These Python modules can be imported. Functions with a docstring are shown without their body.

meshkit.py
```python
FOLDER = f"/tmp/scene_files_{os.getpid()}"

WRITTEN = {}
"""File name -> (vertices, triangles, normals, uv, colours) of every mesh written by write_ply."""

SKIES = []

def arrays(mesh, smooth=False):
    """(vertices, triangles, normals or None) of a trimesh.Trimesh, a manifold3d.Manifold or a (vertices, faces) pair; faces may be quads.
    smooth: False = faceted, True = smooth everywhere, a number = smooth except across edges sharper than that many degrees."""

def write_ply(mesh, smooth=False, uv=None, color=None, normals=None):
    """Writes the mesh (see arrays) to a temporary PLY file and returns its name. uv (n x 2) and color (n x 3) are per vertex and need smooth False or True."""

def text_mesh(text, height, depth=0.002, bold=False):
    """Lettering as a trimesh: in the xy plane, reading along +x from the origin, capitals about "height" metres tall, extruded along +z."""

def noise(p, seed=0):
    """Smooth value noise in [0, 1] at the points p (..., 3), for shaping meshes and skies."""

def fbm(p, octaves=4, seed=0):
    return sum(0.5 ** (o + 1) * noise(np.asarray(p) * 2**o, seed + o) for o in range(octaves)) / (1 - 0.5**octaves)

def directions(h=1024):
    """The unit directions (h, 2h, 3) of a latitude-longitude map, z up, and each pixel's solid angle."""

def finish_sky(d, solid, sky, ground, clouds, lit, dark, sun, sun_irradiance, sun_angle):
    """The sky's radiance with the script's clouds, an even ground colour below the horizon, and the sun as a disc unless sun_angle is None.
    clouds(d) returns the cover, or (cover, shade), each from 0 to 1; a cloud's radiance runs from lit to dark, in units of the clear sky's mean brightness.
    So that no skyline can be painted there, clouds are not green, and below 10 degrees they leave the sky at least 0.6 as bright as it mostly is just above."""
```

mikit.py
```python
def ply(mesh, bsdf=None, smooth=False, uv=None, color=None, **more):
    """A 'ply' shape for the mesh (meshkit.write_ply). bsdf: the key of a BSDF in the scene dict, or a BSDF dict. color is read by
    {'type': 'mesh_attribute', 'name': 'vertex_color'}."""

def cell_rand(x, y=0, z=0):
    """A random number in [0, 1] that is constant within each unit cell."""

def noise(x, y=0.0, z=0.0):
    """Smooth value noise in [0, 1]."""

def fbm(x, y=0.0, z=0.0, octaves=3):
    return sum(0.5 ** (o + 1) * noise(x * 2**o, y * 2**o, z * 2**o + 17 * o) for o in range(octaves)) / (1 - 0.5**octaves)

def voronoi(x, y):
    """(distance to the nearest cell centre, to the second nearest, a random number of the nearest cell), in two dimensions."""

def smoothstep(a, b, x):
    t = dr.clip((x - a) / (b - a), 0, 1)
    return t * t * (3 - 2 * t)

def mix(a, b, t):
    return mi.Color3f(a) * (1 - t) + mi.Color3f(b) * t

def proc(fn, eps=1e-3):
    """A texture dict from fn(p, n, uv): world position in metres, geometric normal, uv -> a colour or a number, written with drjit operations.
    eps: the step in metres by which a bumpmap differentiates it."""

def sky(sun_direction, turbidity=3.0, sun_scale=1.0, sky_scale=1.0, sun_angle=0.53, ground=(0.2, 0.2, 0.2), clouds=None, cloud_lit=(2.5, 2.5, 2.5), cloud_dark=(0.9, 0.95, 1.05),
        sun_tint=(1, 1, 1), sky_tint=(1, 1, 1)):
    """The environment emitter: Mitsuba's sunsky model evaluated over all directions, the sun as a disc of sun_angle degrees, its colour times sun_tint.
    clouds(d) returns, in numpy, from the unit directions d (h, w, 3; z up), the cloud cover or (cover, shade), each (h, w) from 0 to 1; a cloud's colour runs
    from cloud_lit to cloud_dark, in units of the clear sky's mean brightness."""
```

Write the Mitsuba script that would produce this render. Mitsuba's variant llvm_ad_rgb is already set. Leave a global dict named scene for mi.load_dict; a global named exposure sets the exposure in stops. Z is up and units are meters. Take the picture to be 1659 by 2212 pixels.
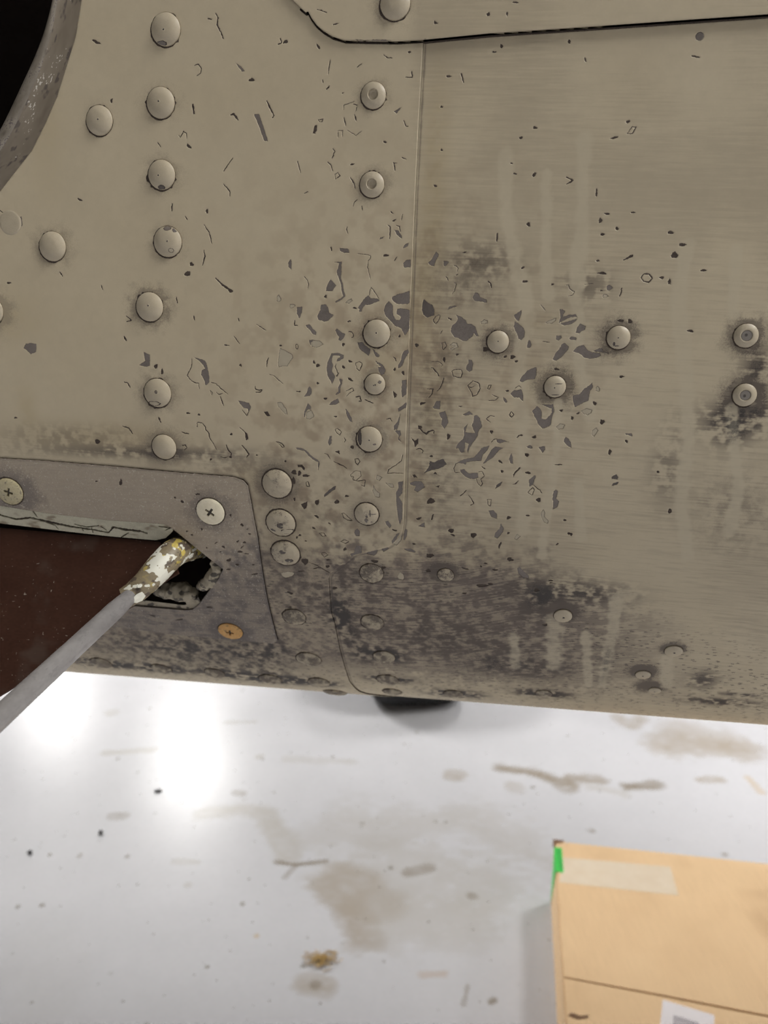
import math, random
import numpy as np, trimesh, shapely, manifold3d as m3
import drjit as dr, mitsuba as mi, mikit, meshkit
from shapely.geometry import Polygon, LineString, MultiPolygon, box, Point
from shapely import affinity
from mikit import proc, noise, fbm, voronoi, cell_rand, smoothstep, mix

T = mi.ScalarTransform4f
rng = np.random.default_rng(11)
scene, labels = {'type': 'scene'}, {}

# ---------------------------------------------------------------- camera, lamps, exposure
EYE = np.array([0.0, 0.0, 0.85])
PITCH = math.radians(12)
scene['camera'] = {'type': 'thinlens', 'fov': 52.99, 'fov_axis': 'x', 'aperture_radius': 0.0011, 'focus_distance': 0.305, 'near_clip': 0.02, 'far_clip': 100.0,
                   'to_world': T().look_at(origin=EYE.tolist(), target=[0, math.cos(PITCH), 0.85 - math.sin(PITCH)], up=[0, 0, 1])}
exposure = -0.12
CEILING = 6.5
LAMP_POWER = 50.0
LAMP_COLOUR = (1.0, 0.985, 0.95)
# hangar tube lamps: centre x, y and size along x, y
LAMPS = [(-3.5, 12.6, 1.0, 1.5), (-6.9, 15.0, 1.0, 1.5), (-7.5, 4.5, .9, 1.6), (8.5, 5.0, .9, 1.6),
         (3.3, 2.6, .9, 1.45), (-3.4, 2.0, 1.05, 1.9), (4.2, -2.2, 1.6, 2.4), (7.0, -2.8, 1.6, 2.2)]


def lin(r, g, b):
    return tuple(((x / 255 + 0.055) / 1.055) ** 2.4 if x > 10 else x / 255 / 12.92 for x in (r, g, b))


def plain(colour, rough=0.5, metal=0.0, spec=0.5):
    return {'type': 'twosided', 'bsdf': {'type': 'principled', 'base_color': {'type': 'rgb', 'value': list(colour)}, 'roughness': rough, 'metallic': metal, 'specular': spec}}


def surfaced(colour_fn, rough=0.5, metal=0.0, spec=0.5, bump=None, eps=2e-4):
    b = {'type': 'principled', 'base_color': proc(colour_fn), 'roughness': rough if not callable(rough) else proc(rough), 'metallic': metal, 'specular': spec}
    if bump is not None:
        b = {'type': 'bumpmap', 'height': proc(bump, eps=eps), 'scale': 1.0, 'bsdf': b}
    return {'type': 'twosided', 'bsdf': b}


# ---------------------------------------------------------------- measured marks on the skin, in hundredths of a millimetre along (u) and down (v) the skin
CHIPS = {'A': [['g',0,-1715,-3189,-1386,-3151,-1338,-3013,-1536,-3001,-1700,-3081],
['g',0,-3659,-2810,-3640,-2607,-3669,-2404,-3767,-2547,-3781,-2672,-3710,-2780],
['g',0,-2079,-2035,-1881,-1814,-2018,-1612,-2286,-1600,-2215,-1865],
['g',0,-1936,-2676,-1645,-2680,-1646,-2541,-1685,-2045,-1604,-1857,-1584,-1638,-1514,-1402,-1706,-1247,-1891,-1164,-1924,-1202,-1688,-1326,-1603,-1419,-1664,-1639,-1681,-1858,-1752,-2031,-1842,-2297,-1756,-2543,-1745,-2636],
['k',0,-2252,-1401,-2255,-1354,-2301,-1341,-2346,-1355,-2367,-1402,-2330,-1434,-2299,-1473,-2250,-1453],
['g',0,-592,-1423,-510,-1313,-263,-1311,-181,-1279,-182,-1201,-297,-1171,-528,-1079,-727,-1065,-844,-972,-878,-815,-978,-816,-944,-910,-1026,-958,-892,-1145,-725,-1347],
['c',30,-575,-1439,-542,-1594,-492,-1712,-345,-1530,-181,-1294],
['b',0,-1507,-1151,-1422,-1260,-1272,-1306,-1223,-1242,-1357,-1118],
['k',0,-1044,-924,-1106,-922,-1155,-928,-1223,-952,-1214,-984,-1189,-1004,-1129,-992,-1082,-964],
['g',0,1001,-1557,554,-1457,342,-1366,310,-1289,490,-1101,929,-1081,1004,-1142],
['g',0,195,-1197,343,-1040,359,-680,473,-491,604,-490,686,-615,506,-726,522,-898,653,-928,881,-910,1005,-847,1007,-205,948,-79,818,79,686,-175,424,-286,227,-508,47,-682,-2,-871,81,-1089],
['g',0,1032,-2707,872,-2695,760,-2591,777,-2423,889,-2436,1034,-2434],
['g',0,948,-3314,916,-3194,757,-3122,741,-3152,804,-3257],
['k',0,207,-2892,182,-2855,87,-2838,-8,-2835,-19,-2866,-17,-2899,73,-2929,140,-2906],
['c',20,-1010,-2960,-781,-2925,-602,-2921,-520,-2874,-521,-2782,-603,-2707,-636,-2462,-572,-2245,-523,-2028],
['c',30,-3151,-2161,-3035,-2034,-2971,-1876,-3009,-1703],
['c',29,517,-2823,405,-2673],
['b',0,-4092,-1335,-4129,-1244,-4199,-1207,-4272,-1239,-4266,-1337,-4269,-1440,-4190,-1485,-4141,-1404],
['b',0,-3527,-1059,-3606,-1017,-3664,-976,-3752,-994,-3762,-1061,-3743,-1124,-3660,-1130,-3579,-1120],
['g',0,-3468,-1011,-3246,-1025,-3269,-833,-3379,-578,-3476,-771],
['g',0,-2499,-1081,-2296,-1095,-2214,-984,-2184,-809,-2067,-729,-1984,-687,-2104,-602,-2207,-491,-2411,-460,-2613,-525,-2644,-669,-2573,-796,-2520,-891],
['g',0,-3130,-320,-2975,-351,-2827,-157,-2710,-60,-2731,69,-2866,4,-2981,-158,-3098,-239],
['g',0,-1876,-192,-1710,-57,-1526,40,-1613,184,-1734,281,-1834,248,-1781,136,-1945,-106],
['c',37,-1407,-72,-1272,-55,-1207,41,-1225,137,-1293,153],
['c',38,-3569,-515,-3593,-322,-3456,-305],
['k',0,-1303,-460,-1312,-436,-1367,-432,-1425,-436,-1449,-461,-1403,-476,-1366,-497,-1308,-485],
['k',0,-1563,426,-1594,459,-1627,505,-1671,474,-1676,426,-1670,377,-1624,367,-1575,374],
['k',0,-4128,457,-4162,481,-4195,496,-4230,483,-4244,456,-4237,423,-4192,426,-4157,430],
['k',0,-2782,1111,-2793,1174,-2834,1170,-2869,1164,-2880,1112,-2865,1060,-2829,1028,-2806,1074],
['k',0,-2579,1242,-2634,1285,-2684,1305,-2757,1307,-2757,1243,-2737,1193,-2679,1171,-2626,1195],
['k',0,-1598,1272,-1566,1331,-1600,1359,-1641,1344,-1694,1325,-1696,1264,-1674,1232,-1634,1226],
['k',0,-1285,1117,-1337,1115,-1389,1119,-1428,1075,-1431,1035,-1394,1017,-1342,1044,-1281,1074],
['k',0,657,110,648,147,614,157,574,153,575,110,585,78,614,45,643,78],
['k',0,457,1377,454,1425,416,1440,379,1425,360,1377,392,1344,417,1305,459,1323],
['k',0,800,1505,806,1575,749,1593,713,1549,674,1506,702,1449,749,1421,798,1446],
['b',0,-2909,295,-2805,263,-2566,282,-2433,409,-2572,490,-2745,539,-2915,496],
['g',0,-3010,246,-2804,237,-2928,344,-2932,474,-2996,343],
['r',28,-3568,441,-3515,408,-3466,490,-3505,604,-3566,571,-3568,441],
['b',0,-4197,555,-3959,686,-3738,801,-3691,933,-3838,1114,-3967,1281,-4124,1265,-4302,1315,-4332,1216,-4277,785],
['g',0,-2119,766,-1863,743,-1610,831,-1647,961,-1819,1059,-1912,1083,-1868,971,-1747,896,-1831,841,-2053,854,-2109,1044,-2063,1240,-2120,1438,-1989,1635,-2027,1768,-2136,1968,-2184,1836,-2298,1637,-2324,1373,-2282,1110,-2174,913],
['c',31,-1942,1174,-1979,1273,-1914,1421,-1883,1536,-1831,1519,-1922,1685],
['c',30,353,908,436,940,468,1069],
['r',30,-1142,1139,-989,1073,-872,1171,-925,1301,-995,1433,-1096,1368,-1142,1139],
['g',0,-1060,330,-842,346,-744,459,-544,587,-563,749,-615,845,-814,716,-980,587],
['g',0,-444,587,-312,716,-179,845,-214,909,-314,893,-412,716],
['g',0,-349,1039,-249,1104,-49,1200,49,1395,-3,1558,-121,1592,-220,1461,-235,1299,-117,1266,-283,1152],
['g',0,969,619,817,667,718,779,668,1036,551,1231,567,1344,717,1230,833,940,969,747],
['b',0,-4445,2729,-4232,2726,-4153,2896,-4069,2998,-4045,3205,-4151,3189,-4285,3036,-4418,2865],
['b',0,-3226,3124,-3046,3019,-2995,3052,-2915,3240,-2954,3326,-3099,3398,-3256,3366],
['g',0,-3058,2071,-2975,2171,-2982,2339,-3056,2441,-3303,2484,-3192,2341,-3132,2155],
['g',0,-3235,2919,-3157,2747,-3022,2882,-3045,3002,-3168,3003,-3262,3125,-3307,3332,-3348,3298,-3313,3091],
['g',0,-1821,1761,-1702,1794,-1723,1960,-1797,2127,-1802,2311,-1977,2403,-2011,2380,-1870,2261,-1882,2094,-1774,1927],
['g',0,-1913,2547,-1849,2698,-2025,2801,-2285,2798,-2124,2650],
['g',0,-1597,2948,-1480,3099,-1366,3302,-1337,3490,-1439,3440,-1554,3237],
['g',0,881,1776,714,1810,678,2237,710,2468,879,2334],
['g',0,538,2903,708,2800,877,2665,876,2865,673,2968,537,3037],
['g',0,621,3103,533,3408,360,3615,358,3786,494,3750,583,3475],
['g',0,391,3803,613,3782,645,3953,557,4092,657,4264,522,4162,559,3989],
['g',0,-2303,4080,-2215,4078,-2248,4396,-2340,4469,-2387,4364],
['g',0,-3791,4591,-3523,4610,-3314,4706,-3149,4918,-2908,5076,-2789,5182,-2818,5347,-2868,5570,-2876,5422,-2844,5202,-3053,5098,-3257,4921,-3388,4743,-3742,4661],
['g',0,692,5907,481,5988,491,6248,378,6478,383,6859,405,7242,427,7600,486,7920,606,7593,629,6888,497,6625,642,6469],
['d',0,-2156,6241,-2201,6376,-2429,6536,-2699,6758,-2710,6662,-2457,6422,-2265,6264],
['k',0,-1477,1693,-1375,1725,-1242,1840,-1327,1857,-1445,1792],
['k',0,343,2207,510,2371,391,2505,358,2372],
['k',0,-2105,4731,-1926,4673,-1916,4834,-2003,4800],
['k',0,-3755,5336,-3537,5330,-3439,5475,-3465,5587,-3582,5442,-3745,5446],
['k',0,-3760,7131,-3432,6981,-3514,7281,-3634,7366],
['k',0,-3430,2276,-3448,2296,-3523,2307,-3572,2291,-3632,2278,-3601,2255,-3521,2255,-3447,2256],
['k',0,-2645,1933,-2672,1967,-2707,1974,-2744,1970,-2750,1934,-2744,1896,-2704,1888,-2679,1909],
['k',0,-2344,2551,-2374,2574,-2417,2602,-2469,2581,-2490,2553,-2469,2524,-2414,2517,-2347,2516],
['k',0,-1961,3267,-1983,3290,-2025,3303,-2063,3289,-2101,3269,-2066,3245,-2023,3242,-1969,3237],
['k',0,-1305,4517,-1308,4579,-1370,4584,-1407,4558,-1454,4520,-1413,4471,-1364,4451,-1315,4467],
['k',0,-3833,5672,-3823,5763,-3935,5782,-4013,5744,-4061,5679,-4001,5612,-3917,5550,-3831,5599],
['k',0,-3604,5703,-3655,5782,-3701,5818,-3768,5826,-3758,5707,-3735,5619,-3682,5572,-3638,5617],
['k',0,-3892,6050,-3916,6168,-3989,6197,-4063,6180,-4054,6055,-4027,5958,-3960,5856,-3913,5959],
['k',0,-3249,5804,-3323,5857,-3432,5861,-3549,5868,-3573,5814,-3530,5764,-3423,5741,-3345,5770],
['k',0,-1607,6669,-1640,6703,-1717,6718,-1810,6716,-1799,6676,-1785,6645,-1711,6615,-1647,6643],
['k',0,-2053,6949,-2089,7020,-2173,7036,-2276,7044,-2281,6958,-2226,6903,-2159,6836,-2081,6882],
['k',0,-2938,7002,-2978,7092,-3042,7149,-3094,7093,-3141,7009,-3085,6913,-3021,6902,-2940,6882],
['k',0,-3977,6902,-3984,6953,-4025,6992,-4050,6946,-4069,6906,-4048,6855,-4010,6833,-3968,6843],
['c',31,-1955,1663,-1832,1530],
['c',31,-1560,2241,-1438,2190,-1299,2106,-1251,2222,-1424,2324,-1548,2442],
['c',31,58,3348,212,3312,295,3429],
['c',32,-1708,4121,-1643,4242,-1699,4331],
['c',32,-2553,4814,-2431,4865,-2335,5043],
['c',31,699,4789,643,5039,413,5242,113,5431,38,5615,353,5569,700,5596],
['c',32,-1519,5753,-1379,5786,-1422,5936,-1210,5967,-888,5919,-938,6220,-1077,6150],
['c',45,-1171,2472,-999,2420,-952,2620,-1055,2638],
['c',44,-797,2568,-645,2633,-459,2715],
['c',46,-2198,5148,-1990,5252,-1781,5319,-1645,5443],
['r',32,-2062,3796,-1956,3759,-1804,3895,-1879,4036,-2031,3900,-2062,3796],
['r',33,-4552,4374,-4373,4406,-4258,4565,-4352,4603,-4552,4374],
['r',33,-3451,6112,-3339,6071,-3302,6298,-3429,6283,-3451,6112],
['r',39,-1289,5016,-1148,4995,-1083,5119,-1177,5267,-1261,5178,-1289,5016],
['r',21,-1517,5716,-1295,5525,-1084,5556,-1057,5739,-1281,5969,-1420,5899,-1517,5716],
['b',0,-402,5683,-178,5787,-289,5938,-411,5905],
['b',0,-46,6023,268,6069,316,6217,158,6222],
['b',0,-562,6152,-449,6393,-294,6501,-337,6693,-514,6661,-608,6398],
['k',0,-3027,7739,-3060,7778,-3132,7731,-3178,7687,-3216,7621,-3141,7624,-3078,7641,-3023,7691],
['k',0,-2521,8034,-2552,8055,-2587,8028,-2624,8008,-2623,7970,-2586,7961,-2548,7963,-2530,7997],
['k',0,-3213,8314,-3260,8321,-3314,8300,-3356,8259,-3346,8228,-3330,8193,-3269,8225,-3245,8267],
['k',0,-1952,9329,-2002,9351,-2068,9363,-2058,9285,-2028,9234,-1979,9177,-1937,9215,-1917,9269],
['k',0,-2713,9884,-2765,9907,-2820,9933,-2897,9925,-2885,9894,-2887,9865,-2812,9850,-2748,9861],
['k',0,-2768,10262,-2827,10312,-2887,10364,-2952,10332,-2983,10275,-2943,10210,-2869,10204,-2781,10189],
['k',0,-3736,10036,-3785,10152,-3917,10258,-3999,10143,-4053,10055,-4019,9916,-3871,9895,-3743,9913],
['k',0,-4751,12066,-4795,12101,-4898,12079,-4971,11992,-5009,11907,-4917,11909,-4826,11932,-4706,12008],
['k',0,-4955,12963,-4965,12999,-5046,13014,-5126,13013,-5149,12979,-5088,12950,-5029,12913,-4952,12926],
['k',0,-4041,8769,-4077,8801,-4109,8842,-4147,8821,-4149,8774,-4135,8728,-4095,8720,-4051,8720],
['k',0,-3889,8653,-3909,8692,-3959,8700,-4019,8704,-4024,8660,-3987,8631,-3948,8594,-3901,8617],
['k',0,-3655,8932,-3683,8960,-3723,8962,-3766,8966,-3773,8938,-3757,8912,-3716,8899,-3689,8915],
['r',34,-3072,8507,-2882,8477,-2767,8642,-2938,8672,-3072,8507],
['r',33,-1987,7489,-1928,7688,-1753,7803,-1553,7814,-1706,7659,-1877,7485,-1987,7489],
['r',34,-2152,8870,-1978,8796,-1779,8873,-1957,8990,-2152,8870],
['r',34,-3102,9540,-2909,9506,-2789,9636,-2974,9760,-3102,9540],
['g',0,-138,7814,-10,7768,125,7965,46,8111,-90,7934],
['g',0,-1477,8306,-1359,8196,-1259,8337,-1294,8570,-1442,8578,-1505,8433],
['g',0,-1479,9075,-1255,9063,-1254,9528,-1117,9701,-1479,9997,-1721,9735,-1777,9512,-1603,9457],
['g',0,470,8319,310,8661,115,8927,105,8756,321,8409],
['b',0,-5130,10798,-4756,10675,-4433,10753,-4601,10963,-4936,11086,-5081,10995],
['k',0,153,8148,367,8200,328,8263,168,8209],
['c',39,-3721,10083,-3336,10249,-3053,10470,-2767,10671],
['c',39,-4277,10620,-4001,10603],
['c',63,-3554,10453,-3269,10340],
['g',0,-7894,925,-7432,1059,-7355,1245,-7285,1753,-7319,1959,-7473,2063,-7527,1823,-7639,1619,-7589,1449,-7438,1380,-7534,1211,-7670,1077],
['g',0,-6119,2669,-5869,2718,-5656,2767,-5576,2922,-5700,3149,-5725,2993,-5887,2978,-5987,2858],
['c',33,-7989,976,-8013,1281,-8203,1588,-8246,1657,-8098,1861,-7923,1963,-7777,1979,-7759,2203],
['c',33,-7226,1941,-7012,1991,-6809,2194,-6535,2415],
['c',33,-7038,2334,-6937,2436,-6751,2383],
['c',32,-6133,93,-5902,391],
['c',31,-5159,-361,-4768,-131],
['c',33,-5965,3048,-5783,3289,-5679,3114],
['c',44,-6869,2505,-6754,2902],
['c',42,-4712,936,-4772,1069,-4801,1302],
['c',43,-5342,2079,-5350,2198,-5226,2231,-5047,2213,-5124,2316,-5340,2335],
['c',45,-7999,3803,-7979,3606,-7776,3621,-7659,3761,-7620,3922,-7504,4063,-7504,4244,-7378,4459,-7241,4749],
['c',45,-8717,4032,-8535,4083,-8405,4099],
['c',46,-8785,4600,-8615,4596,-8571,4706,-8699,4820],
['c',28,-4711,1603,-4520,1652,-4351,1802,-4165,1969],
['c',29,-6132,3788,-5860,4032],
['c',30,-7109,5079,-6926,5111,-6733,5051],
['c',29,-4613,4365,-4433,4379,-4250,4590],
['r',26,-7288,2267,-7187,2370,-7249,2457,-7288,2267],
['c',56,-6791,4538,-6737,4738,-6607,4918,-6641,5067],
['c',55,-6107,4541,-5958,4720,-5831,4936,-5955,5068],
['k',0,-5049,3122,-4886,3103,-4755,3291,-4900,3311],
['k',0,-5930,3998,-5823,4031,-5790,4281,-5903,4320],
['k',0,-6322,469,-6401,470,-6463,474,-6545,452,-6565,428,-6538,412,-6451,426,-6366,441],
['k',0,-8245,3220,-8283,3252,-8354,3262,-8423,3254,-8425,3223,-8424,3187,-8345,3174,-8301,3199],
['k',0,-7816,3284,-7824,3328,-7877,3324,-7914,3318,-7946,3286,-7908,3254,-7868,3234,-7831,3252],
['k',0,-6464,4079,-6487,4115,-6529,4131,-6578,4124,-6568,4081,-6564,4045,-6519,4019,-6487,4051],
['k',0,-6604,5066,-6621,5099,-6667,5134,-6705,5100,-6723,5069,-6706,5030,-6655,5018,-6599,5022],
['k',0,-5442,4964,-5451,4983,-5487,4997,-5520,4985,-5543,4966,-5512,4948,-5481,4937,-5435,4937],
['k',0,-7483,5161,-7507,5203,-7540,5236,-7597,5269,-7610,5232,-7607,5200,-7575,5159,-7526,5153],
['k',0,-4223,5190,-4222,5219,-4263,5230,-4297,5217,-4314,5192,-4287,5171,-4256,5148,-4216,5160],
['k',0,-5876,1226,-5871,1275,-5896,1302,-5928,1283,-5968,1257,-5959,1205,-5932,1191,-5899,1176],
['c',21,-1509,-8055,-1507,-8204,-1266,-8259,-1100,-8313],
['c',21,-996,-8138,-1058,-7979],
['c',21,-1380,-7340,-1214,-7251,-1049,-7148,-822,-7288],
['c',21,-1745,-7329,-1547,-7348,-1565,-7129],
['c',21,-1730,-7301,-1732,-7108],
['c',21,716,-4345,671,-4134],
['c',39,-1146,-8226,-981,-8178],
['c',39,-1497,-7782,-1439,-7507],
['c',38,743,-7583,833,-7377,907,-7374],
['c',40,-1936,-6730,-1861,-6644,-1971,-6398],
['c',40,-2142,-6279,-2021,-6177,-1947,-5950],
['c',40,-1274,-5702,-1138,-5501,-1094,-5302],
['c',40,140,-3978,247,-3904,232,-3476],
['c',39,261,-4457,367,-4369],
['c',39,378,-6169,423,-5877],
['c',39,676,-6322,840,-6247],
['c',31,-1176,-4668,-1128,-4823,-1005,-4918],
['c',31,-3304,-6351,-3204,-5939],
['c',31,-3080,-5197,-2922,-5249],
['c',31,-837,-4687,-823,-4530],
['c',30,475,-3955,597,-3895,643,-3723],
['c',31,-1414,-3946,-1431,-3802,-1386,-3700],
['c',30,348,-6143,512,-6131],
['k',0,-1103,-7886,-1044,-7788,-1015,-7624,-1075,-7708],
['k',0,-2694,-7288,-2628,-7561,-2535,-7570,-2538,-7419,-2602,-7284],
['g',0,373,-7910,652,-8031,476,-7825],
['g',0,415,-3786,567,-3753,689,-3551,690,-3465,506,-3612],
['g',0,-166,-3442,-135,-3527,18,-3567,-74,-3483],
['r',28,-2486,-7746,-2302,-7765,-2335,-7671,-2426,-7689,-2486,-7746],
['r',28,-1872,-5835,-1748,-5887,-1657,-5771,-1843,-5665,-1872,-5835],
['c',57,-2064,-3237,-2034,-3091],
['k',0,-2014,-8888,-2037,-8849,-2062,-8802,-2127,-8768,-2155,-8771,-2160,-8795,-2107,-8845,-2042,-8896],
['k',0,-1468,-8633,-1494,-8615,-1521,-8604,-1559,-8595,-1569,-8606,-1566,-8620,-1532,-8632,-1503,-8634],
['k',0,132,-6850,91,-6843,34,-6848,-22,-6881,-9,-6903,-8,-6932,61,-6915,100,-6882],
['k',0,-1109,-6175,-1146,-6151,-1202,-6128,-1283,-6117,-1276,-6140,-1284,-6158,-1217,-6183,-1155,-6182],
['k',0,473,-4151,455,-4124,414,-4088,350,-4088,313,-4101,331,-4131,387,-4156,464,-4180],
['k',0,-10996,-10822,-11077,-10821,-11207,-10855,-11284,-10925,-11342,-10982,-11302,-11014,-11151,-10939,-11036,-10879],
['k',0,-4893,-9238,-4934,-9204,-5019,-9200,-5129,-9203,-5132,-9251,-5084,-9279,-5015,-9309,-4932,-9277],
['k',0,-7521,-6963,-7585,-6976,-7671,-7010,-7719,-7083,-7709,-7115,-7689,-7153,-7595,-7082,-7538,-7017],
['k',0,-12260,-5220,-12313,-5213,-12397,-5222,-12451,-5266,-12479,-5298,-12463,-5327,-12363,-5290,-12290,-5257],
['k',0,-6969,-4663,-6969,-4597,-7018,-4571,-7046,-4623,-7077,-4666,-7053,-4725,-7009,-4744,-6966,-4724],
['k',0,-10682,-8812,-10693,-8762,-10731,-8716,-10759,-8768,-10775,-8817,-10756,-8871,-10717,-8889,-10673,-8879],
['c',55,-6328,-11582,-6244,-11419,-6285,-11186,-6116,-10860,-6062,-10699],
['c',59,-8442,-4996,-8473,-4706],
['c',55,-6643,-11419,-6492,-11373],
['c',37,-7252,-9863,-7093,-9907,-6977,-9739,-7017,-9580,-7177,-9508],
['c',38,-8022,-7459,-7963,-7372,-7822,-7590,-7699,-7501,-7709,-7333],
['c',39,-8908,-7244,-8790,-7070],
['c',38,-6271,-6097,-5871,-6559],
['c',38,-6292,-5645,-6049,-5381,-6057,-5181],
['c',39,-7168,-4175,-6955,-3878,-6878,-3466],
['c',39,-7933,-4516,-7843,-4368],
['c',43,-16025,-4981,-15758,-4822,-15475,-4814,-15247,-4626],
['c',76,-7387,-8538,-7356,-8179],
['c',75,-5900,-8082,-5774,-8104,-5596,-7876],
['g',0,-5607,-9850,-5398,-9704,-5281,-9564,-5374,-9543,-5491,-9683],
['g',0,-15209,-4655,-15029,-4681,-15012,-4377,-15193,-4150,-15294,-4202,-15161,-4442],
['g',0,-4961,-8049,-4776,-8056,-4663,-7751,-4450,-7095,-4592,-7118,-4734,-7481,-4819,-7704],
['c',55,-4453,-8512,-4309,-8224,-4194,-7975,-4258,-7896],
['c',54,-3874,-10590,-3818,-10430,-3970,-10387],
['c',51,1024,-9214,1043,-9007],
['c',35,-1990,-9748,-2074,-9281],
['c',36,-2296,-9109,-2268,-9002],
['c',35,-10,-9814,134,-9703,307,-9677],
['c',35,-996,-9457,-821,-9551],
['c',34,797,-9020,1054,-9006],
['k',0,-3589,-10482,-3563,-10442,-3638,-10398,-3702,-10402,-3780,-10398,-3758,-10451,-3695,-10491,-3620,-10512],
['k',0,-2378,-10236,-2354,-10169,-2374,-10132,-2421,-10131,-2460,-10200,-2497,-10262,-2489,-10320,-2428,-10274],
['k',0,1000,-9831,965,-9812,934,-9791,894,-9808,876,-9839,890,-9869,934,-9866,980,-9866],
['g',0,-14942,554,-14968,709,-15227,811,-15387,667,-15529,554,-15416,400,-15165,350,-14908,389],
['g',0,-10080,713,-9814,840,-9856,1286,-10033,1318,-10341,1255,-10047,1095],
['k',0,-9518,1297,-9546,1358,-9603,1401,-9654,1361,-9691,1298,-9640,1238,-9586,1217,-9509,1210],
['k',0,-9281,1507,-9296,1596,-9346,1615,-9396,1603,-9391,1508,-9366,1440,-9322,1359,-9289,1433],
['k',0,-12517,4528,-12584,4593,-12678,4642,-12771,4606,-12755,4533,-12759,4450,-12642,4425,-12573,4472],
['k',0,-16283,3540,-16330,3562,-16388,3577,-16467,3573,-16448,3542,-16441,3518,-16374,3501,-16318,3518],
['k',0,-6087,-1616,-6130,-1595,-6223,-1600,-6266,-1673,-6281,-1724,-6235,-1752,-6145,-1716,-6057,-1659],
['k',0,-7841,-2338,-7854,-2268,-7962,-2244,-8066,-2272,-8124,-2342,-8030,-2390,-7951,-2442,-7827,-2420],
['k',0,-7658,-2693,-7685,-2634,-7761,-2634,-7830,-2643,-7842,-2696,-7825,-2750,-7754,-2778,-7710,-2730],
['k',0,-15766,-2099,-15819,-2077,-15890,-2054,-15971,-2074,-15970,-2101,-15979,-2133,-15881,-2139,-15804,-2124],
['c',50,-11082,1938,-10912,2002,-10842,2197],
['c',51,-11384,3817,-11108,3900,-10963,4151],
['c',48,-10712,-733,-10500,-545,-10733,-497],
['c',49,-13521,-2501,-13412,-2314],
['c',48,-11717,-1950,-11663,-1765],
['c',46,-7216,-3231,-7176,-2993,-7312,-2640],
['c',47,-8477,-1452,-8459,-1208],
['c',46,-5901,-609,-5874,-487],
['c',47,-7786,-713,-7764,-529],
['c',78,-9690,3405,-9611,3638],
['c',77,-10890,80,-10803,270],
['c',72,-6778,-2154,-6496,-1881,-6114,-1636]],
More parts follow.
